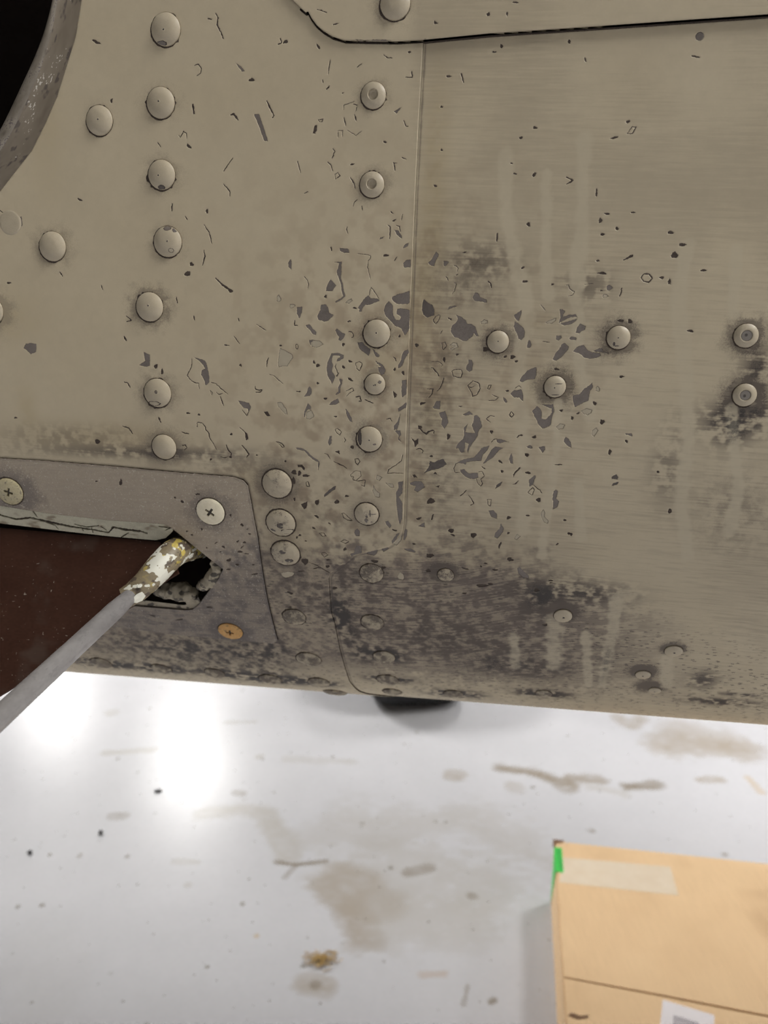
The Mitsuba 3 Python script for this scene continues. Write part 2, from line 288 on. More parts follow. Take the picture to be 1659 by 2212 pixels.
'B': [['g',0,1993,-2991,2090,-2884,2013,-2719,1951,-2600,1921,-2464,1810,-2481,1681,-2605,1823,-2693,1885,-2812],
['g',0,2283,-2654,2473,-2614,2396,-2501,2318,-2442,2278,-2548],
['g',0,3489,-1484,3615,-1437,3682,-1299,3919,-1221,3938,-1114,3748,-1146,3464,-1195,3398,-1302],
['g',0,2777,-678,2970,-600,3147,-475,3214,-335,3388,-334,3518,-225,3586,-38,3669,118,3557,102,3475,-8,3399,148,3288,210,3210,304,3050,288,2920,210,2727,147,2595,-42,2624,-260,2814,-415,2859,-538],
['g',0,5240,-828,5229,-706,5145,-447,5099,-432,5018,-525,4967,-647,5103,-738],
['g',0,5006,-418,5117,-356,5309,-201,5393,-32,5369,153,5264,276,5168,214,5099,29,4966,-218],
['g',0,3288,998,3417,1013,3468,1156,3425,1411,3329,1476,3214,1380,3212,1221,3291,1157],
['g',0,2439,-851,2517,-974,2771,-1018,2819,-986,2613,-927],
['c',28,2665,-2475,2744,-2465,2824,-2373,2795,-2253],
['c',28,2828,-2161,2750,-2117],
['c',29,2372,-2077,2436,-2015,2469,-1924],
['c',29,2273,-105,2194,20],
['c',22,2677,-1845,2756,-1844,2743,-1676,2698,-1540,2605,-1434],
['c',23,1829,1081,2091,1065,2189,1096,2287,1192,2223,1256],
['c',44,3947,-1903,4059,-1811,4095,-1644],
['c',46,1831,1306,1929,1322,1995,1434,2094,1514,2144,1643],
['k',0,3116,-2950,3112,-2932,3053,-2915,2992,-2914,2948,-2925,2998,-2945,3043,-2963,3120,-2972],
['k',0,2623,-501,2608,-474,2543,-489,2511,-521,2465,-557,2509,-571,2567,-555,2622,-531],
['k',0,2920,783,2898,812,2862,840,2803,854,2802,826,2792,804,2836,774,2884,775],
['k',0,2400,1000,2380,1071,2352,1118,2324,1067,2298,1000,2314,914,2350,922,2386,909],
['k',0,5077,899,5012,941,4959,976,4870,969,4872,900,4883,844,4954,822,5025,845],
['k',0,4740,865,4753,891,4704,925,4650,924,4609,913,4635,879,4673,846,4738,831],
['k',0,5165,1056,5156,1087,5112,1099,5068,1086,5033,1056,5074,1032,5109,1016,5165,1017],
['k',0,4075,603,3996,653,3937,695,3847,678,3831,603,3847,530,3933,524,4012,535],
['k',0,5284,-2394,5271,-2354,5242,-2311,5191,-2300,5164,-2313,5137,-2339,5193,-2377,5237,-2392],
['k',0,5439,-1851,5392,-1828,5326,-1828,5250,-1827,5233,-1854,5259,-1877,5324,-1886,5377,-1871],
['k',0,1360,460,1317,509,1277,538,1230,516,1214,460,1220,392,1276,397,1318,409],
['d',0,1551,-1261,1681,-1136,1875,-1041,1958,-855,1944,-669,1799,-623,1671,-577,1524,-703,1474,-859,1488,-1107],
['r',29,2105,-683,2169,-652,2139,-512,2012,-341,1930,-420,1914,-498,2009,-622,2105,-683],
['r',29,2246,366,2375,350,2425,492,2330,619,2264,555,2246,366],
['r',29,2648,1447,2777,1366,3004,1381,3071,1509,2993,1702,2847,1671,2716,1640,2648,1447],
['b',0,2538,461,2666,351,2827,366,2877,524,2638,650,2572,587,2764,492],
['b',0,3980,-408,3972,-349,3863,-337,3748,-347,3721,-409,3785,-450,3859,-505,3963,-464],
['g',0,5649,432,5625,526,5571,559,5499,557,5498,432,5515,348,5560,260,5616,341],
['c',39,2341,1701,2294,1896,2214,2076,2066,2224],
['c',40,1686,2146,1934,2127,1869,2357,1737,2490],
['c',41,1225,4583,1396,4526,1531,4628,1479,4735],
['c',41,3024,6535,3160,6419,3279,6266],
['c',41,3365,6486,3503,6668,3590,6853,3437,6935],
['c',39,5411,5247,5189,5483,5144,5626],
['c',29,4219,2333,4479,2444,4321,2559,4096,2562],
['c',29,4338,3181,4175,3151,4015,3286,4181,3416],
['c',30,4233,4222,4328,4101,4458,4065],
['c',30,2849,5123,2766,5338,2817,5516,3020,5492],
['c',30,3663,5743,3733,5958,3852,6082,3935,5952,3848,5773,3996,5625,3892,5414,3759,5471],
['c',57,1335,3598,1502,3834,1670,3933,1738,3829,1956,3774,1956,3910],
['c',56,5614,5435,5812,5447],
['g',0,2052,2618,2217,2600,2203,2931,1954,2901,1921,2851],
['g',0,2171,3081,2402,2994,2487,3243,2538,3460,2373,3699,2256,3515,2288,3313,2205,3214],
['g',0,4655,2426,4736,2457,4821,2586,4758,2652,4675,2539],
['g',0,4923,2293,5046,2147,5158,2163,5299,2113,5349,2161,5402,2321,5411,2563,5346,2515,5279,2435,5055,2421],
['g',0,3096,3134,3356,2981,3489,3095,3294,3164],
['g',0,3540,3177,3653,3126,3770,3256,3859,3588,3731,3758,3686,3996,3509,4272,3395,4446,3315,4690,3280,4552,3360,4309,3210,4244,3181,4659,3047,4662,2929,4491,2845,4493,2911,4319,3141,4075,3173,3938,3153,3668,3299,3497,3236,3700,3205,3836,3601,3862,3464,3561,3542,3326],
['g',0,2849,5123,3184,4938,3550,4859,3746,4645,3843,4470,4170,4360,4076,4568,3914,4745,3852,4991,3552,5016,3285,5058,3219,5166,3118,5116],
['g',0,4097,4810,4240,4530,4401,4389,4697,4434,4537,4558,4313,4840,4085,5020,3921,5130,4050,4916],
['g',0,4426,4082,4622,4078,4936,4207,4755,4177,4562,4266,4461,4183],
['g',0,3019,5385,3187,5362,3357,5536,3559,5512,3726,5490,3746,5704,3562,5782,3292,5718,3054,5509],
['g',0,960,6028,1170,5929,1447,5939,1581,6175,1264,6428,1127,6339,1200,6150,992,6120],
['c',25,5092,2083,5231,1976,5329,2049],
['d',0,1783,5045,1969,5111,2140,5000,2343,4960,2478,5168,2206,5354,1865,5436,1555,5582,1764,5295],
['d',0,4719,5836,4656,6001,4443,6172,4472,6007],
['k',0,1027,4083,1195,4218,1332,4111,1330,4319,1192,4496,1160,4288],
['k',0,3856,5202,4058,5320,3991,5340],
['k',0,1054,5658,1175,5636,1276,5779,1138,5783],
['k',0,2001,5504,2120,5609,1932,5614],
['k',0,1996,6143,2203,6081,2133,6194],
['r',36,3274,2002,3465,1807,3709,1901,3762,2095,3637,2339,3476,2406,3408,2211,3274,2002],
['c',29,3291,2018,3405,2082,3533,2000],
['r',29,4036,2108,4081,1979,4177,1962,4117,2124,4036,2108],
['r',29,4962,2991,5094,3104,4985,3204,4901,3107,4962,2991],
['r',30,4132,6645,4284,6639,4287,6827,4255,6941,4152,6870,4132,6645],
['k',0,1639,2657,1602,2718,1521,2753,1436,2782,1402,2746,1401,2696,1484,2650,1551,2657],
['k',0,4869,2181,4858,2211,4809,2218,4771,2205,4725,2183,4765,2157,4807,2150,4859,2150],
['k',0,3076,2803,3061,2820,3010,2838,2959,2821,2930,2805,2950,2786,3009,2779,3080,2781],
['k',0,1498,3663,1444,3701,1402,3748,1335,3725,1327,3666,1339,3610,1402,3602,1469,3604],
['k',0,2611,4043,2563,4114,2495,4154,2484,4066,2474,3995,2516,3897,2575,3924,2619,3956],
['k',0,4308,3798,4276,3850,4242,3888,4203,3853,4176,3800,4189,3731,4238,3740,4282,3735],
['k',0,1916,4847,1904,4888,1852,4891,1800,4890,1769,4851,1817,4822,1852,4794,1905,4806],
['k',0,4714,5076,4663,5074,4592,5042,4515,4979,4544,4957,4560,4931,4640,4964,4685,5026],
['k',0,4760,5406,4731,5450,4693,5478,4654,5450,4638,5410,4635,5352,4689,5353,4726,5369],
['k',0,5739,4683,5687,4723,5637,4744,5577,4733,5558,4688,5564,4635,5633,4635,5684,4646],
['k',0,1998,6799,1929,6890,1813,6921,1654,6933,1658,6811,1715,6732,1817,6648,1932,6712],
['g',0,5098,4889,5110,5080,5044,5083,4998,5020,4959,4893,4986,4755,5031,4653,5080,4757],
['g',0,5826,4382,5835,4438,5734,4435,5662,4411,5618,4368,5666,4332,5740,4303,5811,4342],
['k',0,5964,3941,5976,3978,5922,4030,5858,4017,5807,4005,5819,3958,5878,3919,5954,3898],
['k',0,5453,3910,5445,3935,5397,3941,5343,3940,5333,3912,5361,3894,5394,3870,5441,3886],
['b',0,6129,-358,6263,-449,6519,-538,6495,-417,6345,-327],
['b',0,8096,2022,8185,1974,8252,2068,8229,2178,8119,2148],
['b',0,7624,2919,7804,2813,8026,2881,7971,3010,7851,3070,7692,3014],
['g',0,6627,-840,6748,-854,6830,-748,6758,-658,6762,-567,7001,-656,7214,-654,7295,-548,7217,-579,6992,-541,6739,-416,6620,-340,6672,-537],
['g',0,7282,-503,7255,-443,7080,-308,6838,-263,6651,-331,6893,-390,7162,-474],
['g',0,7413,-327,7615,-229,7576,-108,7458,-48,7371,37,7264,12,7298,-200],
['g',0,6779,409,6870,394,7045,517,6976,656,6772,904,6594,1044,6467,982,6549,749,6696,594],
['g',0,7192,686,7366,502,7576,441,7724,640,7896,717,8172,762,8237,839,8090,916,7819,963,7602,902,7410,748],
['g',0,7737,600,7983,655,8160,563,8252,594,8288,686,8487,716,8476,793,8443,738,8259,710,8016,692],
['g',0,5262,1775,5336,1631,5549,1408,5857,1265,5883,1533,5828,1723,5561,1741,5344,1854],
['g',0,7280,2346,7555,2264,7640,2121,7758,2025,7963,1850,7989,2023,7903,2134,7883,2308,7849,2531,7638,2630,7382,2777,7293,2570],
['g',0,6748,188,6691,234,6642,296,6561,257,6542,188,6555,119,6633,109,6719,112],
['g',0,7293,233,7273,276,7160,266,7041,239,7028,186,7092,164,7177,134,7274,186],
['g',0,8494,-1595,8436,-1533,8379,-1510,8297,-1507,8286,-1598,8303,-1671,8368,-1697,8431,-1662],
['b',0,8378,-1301,8310,-1261,8247,-1246,8161,-1250,8145,-1304,8159,-1354,8240,-1361,8305,-1342],
['c',25,6066,322,6314,347],
['c',24,6829,-1706,6903,-1720,6956,-1570,7126,-1479,7087,-1360,6938,-1323],
['c',24,7488,-1727,7786,-1746],
['c',25,5932,-1012,6109,-814],
['c',41,8818,-1591,8798,-1444,8749,-1282],
['k',0,6712,1346,6711,1398,6626,1392,6564,1385,6519,1347,6560,1310,6621,1283,6677,1313],
['k',0,8180,2623,8151,2679,8108,2716,8062,2679,8046,2625,8036,2549,8098,2548,8140,2574],
['k',0,9122,1614,9063,1642,9018,1661,8946,1657,8938,1615,8949,1578,9012,1570,9070,1580],
['k',0,6930,2912,6920,2942,6875,2962,6828,2944,6793,2914,6831,2887,6870,2871,6933,2871],
['k',0,8948,-418,8931,-372,8852,-361,8791,-385,8715,-419,8774,-460,8845,-466,8930,-466],
['k',0,9263,-401,9236,-334,9182,-319,9126,-335,9114,-402,9109,-477,9170,-497,9211,-446],
['k',0,5420,-1859,5365,-1838,5318,-1815,5250,-1831,5224,-1862,5246,-1893,5315,-1893,5391,-1895],
['k',0,6376,-1770,6388,-1745,6341,-1721,6304,-1704,6275,-1712,6281,-1740,6308,-1773,6347,-1773],
['k',0,8159,-1496,8148,-1477,8099,-1476,8054,-1479,8047,-1497,8053,-1515,8096,-1526,8128,-1509],
['g',0,5783,2952,5950,2755,6081,2867,6134,2980,6145,3241,6321,3271,6531,3007,6507,2845,6331,2783,6137,2688,6563,2683,6608,2973,6537,3137,6505,3464,6429,3548,6210,3634,6060,3488,5940,3277],
['g',0,9307,3758,9537,3753,9577,3867,9326,3806],
['g',0,7030,4117,7084,3943,7215,4013,7303,4178,7329,4362,7166,4282],
['g',0,6082,4374,6321,4318,6343,4436,6254,4601],
['g',0,5765,5737,5970,5536,6020,5570,5921,5947,5792,6024],
['g',0,6752,6190,6847,6126,6917,6203,6867,6496,6989,6638,6921,6900,6761,6982,6762,6684,6719,6501],
['b',0,6700,3560,6866,3409,7059,3471,6972,3621,6815,3657],
['b',0,8075,3666,8223,3549,8293,3662,8153,3912,8069,3831],
['b',0,6304,7150,6381,7015,6454,7144,6446,7335,6622,7519,6578,7637,6424,7567,6331,7378],
['k',0,8737,4448,8779,4380,8865,4478,8798,4631,8740,4615],
['d',0,8943,5500,9109,5408,9182,5527,9157,5615,8951,5604],
['d',0,9213,5718,9174,5825,8958,5902,9012,5777],
['k',0,7353,3196,7330,3237,7300,3285,7257,3249,7253,3197,7246,3139,7292,3125,7333,3145],
['k',0,7561,2986,7547,3012,7520,3047,7471,3046,7447,3032,7448,3005,7493,2981,7547,2962],
['k',0,8528,3333,8470,3388,8427,3439,8357,3417,8339,3336,8348,3255,8415,3251,8479,3257],
['k',0,9427,4096,9414,4142,9357,4112,9329,4074,9307,4028,9350,4014,9400,4017,9433,4061],
['k',0,5963,3943,5983,3979,5926,4022,5863,4021,5816,4003,5844,3957,5883,3911,5957,3897],
['k',0,5843,4372,5839,4423,5746,4432,5658,4424,5643,4377,5670,4337,5741,4295,5810,4336],
['k',0,5729,4699,5700,4745,5646,4785,5594,4744,5571,4703,5565,4641,5640,4639,5698,4654],
['k',0,6258,6591,6244,6670,6184,6702,6126,6669,6072,6598,6126,6531,6175,6499,6251,6495],
['k',0,5866,7309,5826,7335,5784,7351,5738,7341,5720,7315,5722,7281,5781,7281,5823,7287],
['k',0,7315,7489,7275,7490,7236,7501,7200,7460,7214,7428,7229,7399,7273,7416,7312,7447],
['k',0,5103,7430,5101,7462,5073,7490,5049,7458,5031,7433,5040,7397,5070,7386,5103,7392],
['r',29,4985,2980,5085,3093,4992,3209,4924,3095,4985,2980],
['r',30,5736,6280,5925,6055,5996,6162,5907,6402,5736,6280],
['c',42,5228,4004,5322,3918,5435,3899],
['c',42,6728,5077,7017,5069],
['c',43,5132,5561,5243,5398,5401,5218],
['c',43,5954,5946,6091,6086,6210,6154,6298,6297],
['c',43,5354,5786,5227,5934,5128,5955],
['c',85,5605,5423,5819,5452],
['k',0,-2578,11591,-2662,11657,-2729,11695,-2825,11700,-2818,11609,-2789,11531,-2706,11502,-2636,11526],
['k',0,-591,9942,-649,9987,-749,10005,-832,9940,-886,9860,-794,9825,-700,9831,-568,9860],
['k',0,-212,10223,-295,10263,-356,10298,-446,10291,-455,10238,-434,10187,-347,10177,-265,10178],
['g',0,-1040,9161,-559,9158,-578,9446,-736,9589,-1066,9517,-941,9332],
['g',0,-376,9170,-115,9112,-46,9196,-315,9387],
['g',0,598,8689,650,8310,728,8142,797,8221,750,8514,651,8729],
['b',0,151,8925,388,8531,575,8376,526,8693,292,9026],
['b',0,549,10674,516,10892,377,10870,267,10863,212,10696,292,10531,403,10419,486,10540],
['g',0,4191,7149,4372,7116,4534,7289,4539,7521,4309,7427],
['g',0,4703,7722,4822,7954,4803,8115,4580,8451,4441,8376,4483,8184,4662,7962],
['g',0,1261,8009,1526,7809,1544,8050],
['g',0,569,9163,886,9146,1123,9279,1072,9340,735,9271],
['g',0,5429,9916,5544,9838,5642,9993,5934,10278,5941,10462,5704,10416,5485,10184],
['b',0,5311,8306,5399,8194,5516,8296,5362,8467,5278,8416],
['k',0,5100,7430,5049,7473,5006,7511,4934,7505,4937,7437,4945,7381,5002,7356,5059,7378],
['k',0,5080,8156,5056,8199,5020,8211,4971,8220,4968,8161,4986,8122,5017,8087,5054,8114],
['k',0,4710,8793,4660,8945,4624,8932,4622,8863,4636,8755,4693,8654,4745,8595,4743,8681],
['k',0,1416,7591,1378,7633,1307,7691,1218,7690,1189,7668,1179,7631,1286,7589,1384,7565],
['k',0,2768,8156,2727,8239,2648,8285,2579,8237,2506,8169,2566,8081,2650,8074,2749,8057],
['k',0,2814,8402,2775,8424,2708,8396,2634,8373,2619,8329,2675,8323,2732,8321,2785,8360],
['k',0,3720,8329,3658,8390,3583,8473,3483,8419,3467,8341,3474,8256,3582,8234,3694,8243],
['k',0,1916,9452,1814,9512,1717,9590,1574,9555,1577,9471,1582,9389,1724,9361,1863,9375],
['k',0,1129,8892,1089,8925,1039,8942,989,8931,978,8900,977,8859,1042,8855,1082,8869],
['k',0,5183,9460,5191,9534,5102,9574,5041,9518,4979,9472,5017,9402,5097,9371,5183,9388],
['k',0,4650,10054,4605,10090,4515,10121,4441,10094,4389,10071,4395,10027,4514,10022,4605,10024],
['k',0,4176,9751,4174,9780,4104,9773,4041,9756,4028,9727,4061,9711,4114,9694,4166,9725],
['k',0,3954,9904,3943,9943,3906,9952,3869,9946,3866,9909,3870,9873,3905,9848,3930,9881],
['k',0,3399,10117,3331,10133,3215,10123,3133,10071,3057,10022,3094,9988,3235,10033,3350,10068],
['k',0,6971,10487,6920,10524,6857,10540,6789,10535,6772,10500,6772,10457,6852,10448,6904,10464],
['k',0,6971,10611,6942,10641,6886,10643,6824,10652,6805,10622,6837,10596,6882,10577,6929,10591],
['k',0,6435,11094,6361,11129,6287,11178,6187,11124,6195,11054,6200,10984,6303,10983,6399,11020],
['k',0,7532,8067,7504,8107,7467,8137,7427,8111,7393,8073,7411,8023,7460,8026,7510,8017],
['k',0,7081,8573,7083,8608,7038,8636,6992,8652,6947,8640,6984,8596,7011,8562,7064,8542],
['k',0,7314,7454,7289,7478,7250,7481,7208,7483,7198,7459,7207,7435,7247,7426,7276,7439],
['k',0,5838,7302,5819,7328,5776,7350,5727,7333,5692,7308,5728,7281,5773,7270,5838,7264],
['k',0,4440,10846,4388,10884,4310,10914,4225,10897,4219,10862,4203,10817,4309,10803,4380,10820],
['k',0,4251,10956,4087,11019,3948,11068,3773,11055,3709,10994,3748,10916,3948,10908,4119,10901],
['k',0,3277,11489,3257,11528,3188,11549,3123,11536,3067,11504,3132,11468,3190,11448,3277,11441],
['k',0,1727,10267,1721,10339,1620,10356,1526,10346,1510,10280,1549,10224,1626,10161,1700,10215],
['c',65,1910,7396,1835,7689],
['c',50,2805,-9064,2896,-8752],
['k',0,2475,-8980,2416,-8957,2359,-8951,2286,-8957,2273,-8991,2286,-9023,2358,-9024,2411,-9008],
['k',0,2174,-7988,2155,-7958,2121,-7961,2083,-7957,2072,-7993,2090,-8019,2120,-8034,2147,-8014],
['k',0,2193,-6538,2182,-6503,2143,-6506,2109,-6510,2099,-6542,2108,-6574,2142,-6589,2166,-6561],
['k',0,1982,-5282,1968,-5263,1910,-5280,1873,-5320,1854,-5355,1898,-5352,1948,-5340,2007,-5301],
['c',49,10631,-9174,10907,-9101],
['c',53,6641,-5450,6881,-5329,6653,-5196],
['c',52,7725,-5019,7740,-4765],
['c',51,7080,-9329,7144,-9193],
['c',55,4256,-3595,4241,-3302],
['k',0,8743,-7184,8711,-7159,8676,-7132,8628,-7156,8601,-7191,8622,-7224,8670,-7225,8729,-7227],
['k',0,8363,-6704,8361,-6679,8258,-6657,8152,-6653,8085,-6669,8170,-6697,8242,-6725,8368,-6734],
['k',0,5577,-7137,5544,-7101,5483,-7095,5421,-7107,5412,-7144,5411,-7186,5479,-7195,5521,-7164],
['k',0,5590,-5634,5567,-5582,5556,-5527,5487,-5499,5455,-5528,5433,-5563,5481,-5611,5541,-5650],
['k',0,5426,-3870,5434,-3801,5374,-3800,5335,-3829,5294,-3873,5324,-3923,5368,-3952,5414,-3921],
['k',0,8231,-4156,8224,-4125,8143,-4112,8090,-4140,8026,-4162,8055,-4193,8139,-4194,8218,-4186],
['k',0,7995,-3935,7957,-3883,7925,-3855,7875,-3861,7866,-3938,7872,-4007,7915,-4019,7955,-3996],
['k',0,8592,-3645,8571,-3602,8523,-3594,8475,-3605,8467,-3648,8465,-3695,8516,-3711,8550,-3675],
['k',0,8125,-3462,8068,-3433,8026,-3407,7958,-3419,7948,-3466,7958,-3510,8020,-3513,8080,-3505],
['k',0,10485,-3462,10462,-3424,10376,-3416,10283,-3426,10283,-3467,10290,-3503,10368,-3530,10434,-3492],
['k',0,10958,-3038,10875,-3002,10807,-2978,10697,-2983,10692,-3044,10709,-3092,10798,-3106,10884,-3086],
['k',0,10692,-2702,10673,-2621,10578,-2620,10492,-2633,10469,-2706,10481,-2778,10563,-2820,10626,-2752],
['k',0,9142,-2720,9145,-2687,9063,-2643,8971,-2605,8925,-2621,8979,-2669,9023,-2720,9118,-2744],
['k',0,4273,-9867,4249,-9823,4215,-9795,4180,-9828,4167,-9874,4162,-9938,4210,-9933,4242,-9911],
['k',0,4043,-9683,4023,-9666,3967,-9654,3922,-9676,3889,-9692,3894,-9715,3965,-9712,4025,-9704],
['k',0,4733,-5982,4738,-5956,4695,-5957,4663,-5966,4644,-5985,4662,-6003,4693,-6018,4723,-6000],
['k',0,4895,-5625,4881,-5604,4827,-5600,4768,-5606,4769,-5629,4776,-5649,4825,-5664,4867,-5642],
['k',0,9134,-4176,9090,-4161,9038,-4146,8963,-4158,8970,-4180,8962,-4203,9034,-4209,9096,-4196],
['k',0,6582,-9860,6587,-9793,6546,-9795,6519,-9822,6488,-9866,6510,-9914,6539,-9938,6572,-9911],
['k',0,5050,-6827,5039,-6799,4993,-6779,4946,-6802,4913,-6833,4947,-6859,4990,-6871,5055,-6868],
['r',34,8668,-6808,8824,-7018,8954,-7012,8867,-6799,8668,-6808],
['r',52,9461,-1928,9551,-2060,9725,-2063,9858,-1910,9745,-1778,9569,-1798,9461,-1928],
['k',0,10258,-1922,10239,-1886,10185,-1871,10133,-1891,10080,-1924,10127,-1957,10178,-1964,10248,-1967],
['k',0,10513,-1773,10504,-1688,10463,-1695,10421,-1684,10398,-1775,10423,-1837,10448,-1891,10486,-1847],
['k',0,11708,-2152,11652,-2127,11584,-2123,11495,-2121,11482,-2156,11512,-2182,11578,-2195,11643,-2178],
['k',0,11412,-48,11426,-5,11320,-5,11246,-19,11190,-49,11237,-80,11312,-104,11387,-78],
['k',0,7970,-2553,7970,-2516,7912,-2520,7870,-2529,7831,-2555,7866,-2581,7907,-2596,7951,-2580],
['k',0,8217,-2110,8226,-2062,8085,-2066,7992,-2082,7900,-2115,7978,-2149,8079,-2169,8181,-2145],
['k',0,10658,-2675,10646,-2601,10569,-2590,10499,-2614,10430,-2679,10499,-2734,10556,-2764,10642,-2756],
['k',0,10704,5261,10684,5302,10648,5307,10609,5305,10597,5264,10600,5220,10638,5207,10666,5234],
['c',58,8791,-2555,9132,-2687],
['k',0,11333,6918,11286,6975,11227,7002,11185,6940,11193,6867,11202,6771,11271,6784,11304,6844],
['k',0,6858,13217,6854,13303,6769,13322,6710,13288,6633,13238,6691,13163,6760,13137,6838,13141],
['k',0,5293,9481,5240,9541,5158,9546,5066,9559,5043,9495,5078,9439,5155,9408,5220,9440],
['k',0,7615,8092,7592,8144,7552,8192,7508,8147,7492,8098,7482,8027,7541,8022,7586,8042]],
'C': [['g',0,-1019,-10332,-672,-10280,-96,-10265,305,-10210,-153,-10187,-845,-10239],
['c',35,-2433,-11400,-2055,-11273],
['k',0,-1619,-10890,-1679,-10865,-1732,-10843,-1806,-10840,-1845,-10851,-1827,-10876,-1745,-10888,-1667,-10903],
['k',0,1941,-10641,1905,-10639,1846,-10650,1823,-10703,1826,-10734,1854,-10752,1909,-10715,1959,-10669],
['k',0,3786,-10823,3779,-10772,3730,-10765,3681,-10779,3649,-10832,3694,-10864,3726,-10898,3781,-10881],
['k',0,4401,-10803,4398,-10759,4377,-10719,4354,-10765,4340,-10808,4348,-10855,4372,-10871,4402,-10863],
['k',0,4745,-11132,4748,-11098,4664,-11106,4606,-11118,4557,-11145,4601,-11166,4661,-11178,4719,-11156]]}
PLATE_SPECKS = [['k',0,-6425,8235,-6478,8275,-6540,8260,-6593,8230,-6579,8178,-6550,8127,-6480,8131,-6460,8184],
['k',0,-6155,8646,-6186,8674,-6237,8694,-6273,8673,-6301,8653,-6288,8617,-6226,8618,-6177,8619],
['k',0,-6927,7737,-6934,7779,-6977,7810,-7004,7775,-7023,7741,-6997,7702,-6958,7679,-6913,7687],
['k',0,-8362,8501,-8394,8540,-8436,8556,-8474,8544,-8471,8506,-8467,8460,-8417,8449,-8393,8475],
['k',0,-8900,8821,-8929,8846,-8966,8880,-9001,8857,-9003,8826,-8991,8791,-8947,8782,-8902,8784],
['k',0,-9104,8624,-9097,8653,-9156,8677,-9200,8686,-9230,8676,-9207,8644,-9166,8609,-9124,8611],
['k',0,-7507,9466,-7561,9462,-7600,9434,-7649,9387,-7616,9346,-7576,9334,-7528,9352,-7511,9406],
['k',0,-6757,8994,-6776,9044,-6825,9094,-6880,9135,-6902,9120,-6915,9093,-6859,9036,-6815,9021],
['k',0,-6461,9093,-6470,9128,-6539,9138,-6607,9136,-6618,9100,-6575,9074,-6523,9040,-6465,9060],
['k',0,-6589,9262,-6629,9323,-6678,9374,-6753,9444,-6770,9422,-6757,9383,-6708,9324,-6647,9286],
['k',0,-7719,9669,-7738,9692,-7765,9714,-7789,9698,-7801,9674,-7780,9648,-7752,9641,-7714,9635],
['k',0,-6703,9605,-6766,9655,-6842,9665,-6923,9667,-6931,9617,-6906,9565,-6822,9547,-6772,9574],
['k',0,-6424,9705,-6438,9727,-6536,9729,-6611,9731,-6667,9719,-6602,9700,-6529,9686,-6461,9693],
['k',0,-8326,9484,-8355,9511,-8390,9527,-8420,9514,-8423,9489,-8420,9456,-8376,9452,-8351,9465],
['k',0,-9040,7182,-9049,7212,-9098,7210,-9135,7208,-9154,7187,-9127,7164,-9088,7147,-9059,7164],
['k',0,-6263,10311,-6267,10337,-6324,10356,-6360,10335,-6392,10319,-6366,10292,-6312,10280,-6255,10283],
['k',0,-7473,10654,-7491,10682,-7572,10705,-7644,10691,-7690,10667,-7626,10640,-7555,10620,-7453,10617],
['k',0,-6190,10823,-6215,10860,-6333,10889,-6437,10908,-6520,10900,-6411,10853,-6328,10817,-6211,10797],
['k',0,-8909,13213,-8982,13261,-9097,13268,-9216,13282,-9239,13240,-9181,13198,-9072,13170,-8997,13190],
['k',0,-12154,14150,-12194,14195,-12314,14196,-12376,14155,-12466,14112,-12380,14075,-12269,14084,-12159,14101],
['k',0,-10718,14235,-10797,14298,-10928,14363,-11038,14375,-11149,14378,-11051,14304,-10910,14258,-10747,14198],
['k',0,-7313,10032,-7343,10112,-7414,10199,-7493,10200,-7562,10197,-7565,10121,-7457,10059,-7372,10009],
['k',0,-6978,10354,-7024,10387,-7095,10422,-7159,10396,-7166,10365,-7168,10323,-7075,10313,-7005,10322],
['c',32,-7961,9259,-7820,9139],
['c',31,-6334,8429,-6229,8373],
['k',0,-11772,6339,-11804,6451,-11864,6472,-11925,6468,-11916,6343,-11862,6266,-11805,6161,-11763,6229],
['k',0,-8232,6779,-8255,6813,-8331,6820,-8416,6823,-8437,6786,-8373,6762,-8318,6731,-8244,6746],
['k',0,-9362,6984,-9365,7026,-9418,7027,-9451,7015,-9479,6988,-9446,6957,-9403,6935,-9368,6955],
['k',0,-9040,7162,-9058,7223,-9123,7223,-9174,7216,-9184,7167,-9156,7118,-9099,7082,-9068,7127],
['k',0,-12921,6323,-12967,6344,-13002,6362,-13054,6359,-13047,6327,-13033,6299,-12987,6290,-12946,6297]]
SEAM = [1535,-11803,1437,-10178,1296,-7426,1197,-5040,1083,-1719,1002,706,901,3244,782,5968,667,7846,568,8348,268,8782,-91,9086,-1623,9585,-2782,10666,-2899,10946,-3069,13173,-3001,14007,-3047,16300,-3049,19536,-2801,20985,-2377,21846]
UPPER_EDGE = [-4606,-13288,-3899,-12336,-3422,-11850,-3080,-11524,-2840,-11326,-2753,-11351,-2635,-11130,-2431,-10874,-2191,-10676,-1847,-10471,-1398,-10321,-677,-10262,514,-10174,1438,-10163,3822,-10225,7619,-10219,10648,-10224,12974,-10225]
PLATE_EDGE = [-18982,5315,-17601,5368,-15334,5441,-12032,5612,-8831,5821,-6637,5926,-6175,6060,-5994,6289,-5938,7047,-5868,8896,-6018,12462,-6103,15548,-6449,15829,-8506,15775,-11570,15621,-15100,15228,-18582,15058,-22795,14868]
CUTOUT = [-19018,7598,-15945,8006,-12893,8246,-10142,8329,-9843,8519,-7830,10671,-8131,11211,-9584,13083,-10009,13480,-10433,13552,-12956,13478,-15247,13322,-18546,13012,-21050,12749]
POCKET = [-10309,9125,-9885,8727,-7830,10671,-8131,11211,-9584,13083,-10009,13480,-10433,13552,-12956,13478,-15247,13322,-18546,13012,-21050,12749,-19355,8611,-17062,8808,-13117,9135,-10832,9253]
SEALANT = [-19018,7598,-15945,8006,-12893,8246,-10142,8329,-9843,8519,-9889,8744,-10309,9125,-10836,9271,-13124,9162,-15048,9014,-17071,8834,-19364,8637]
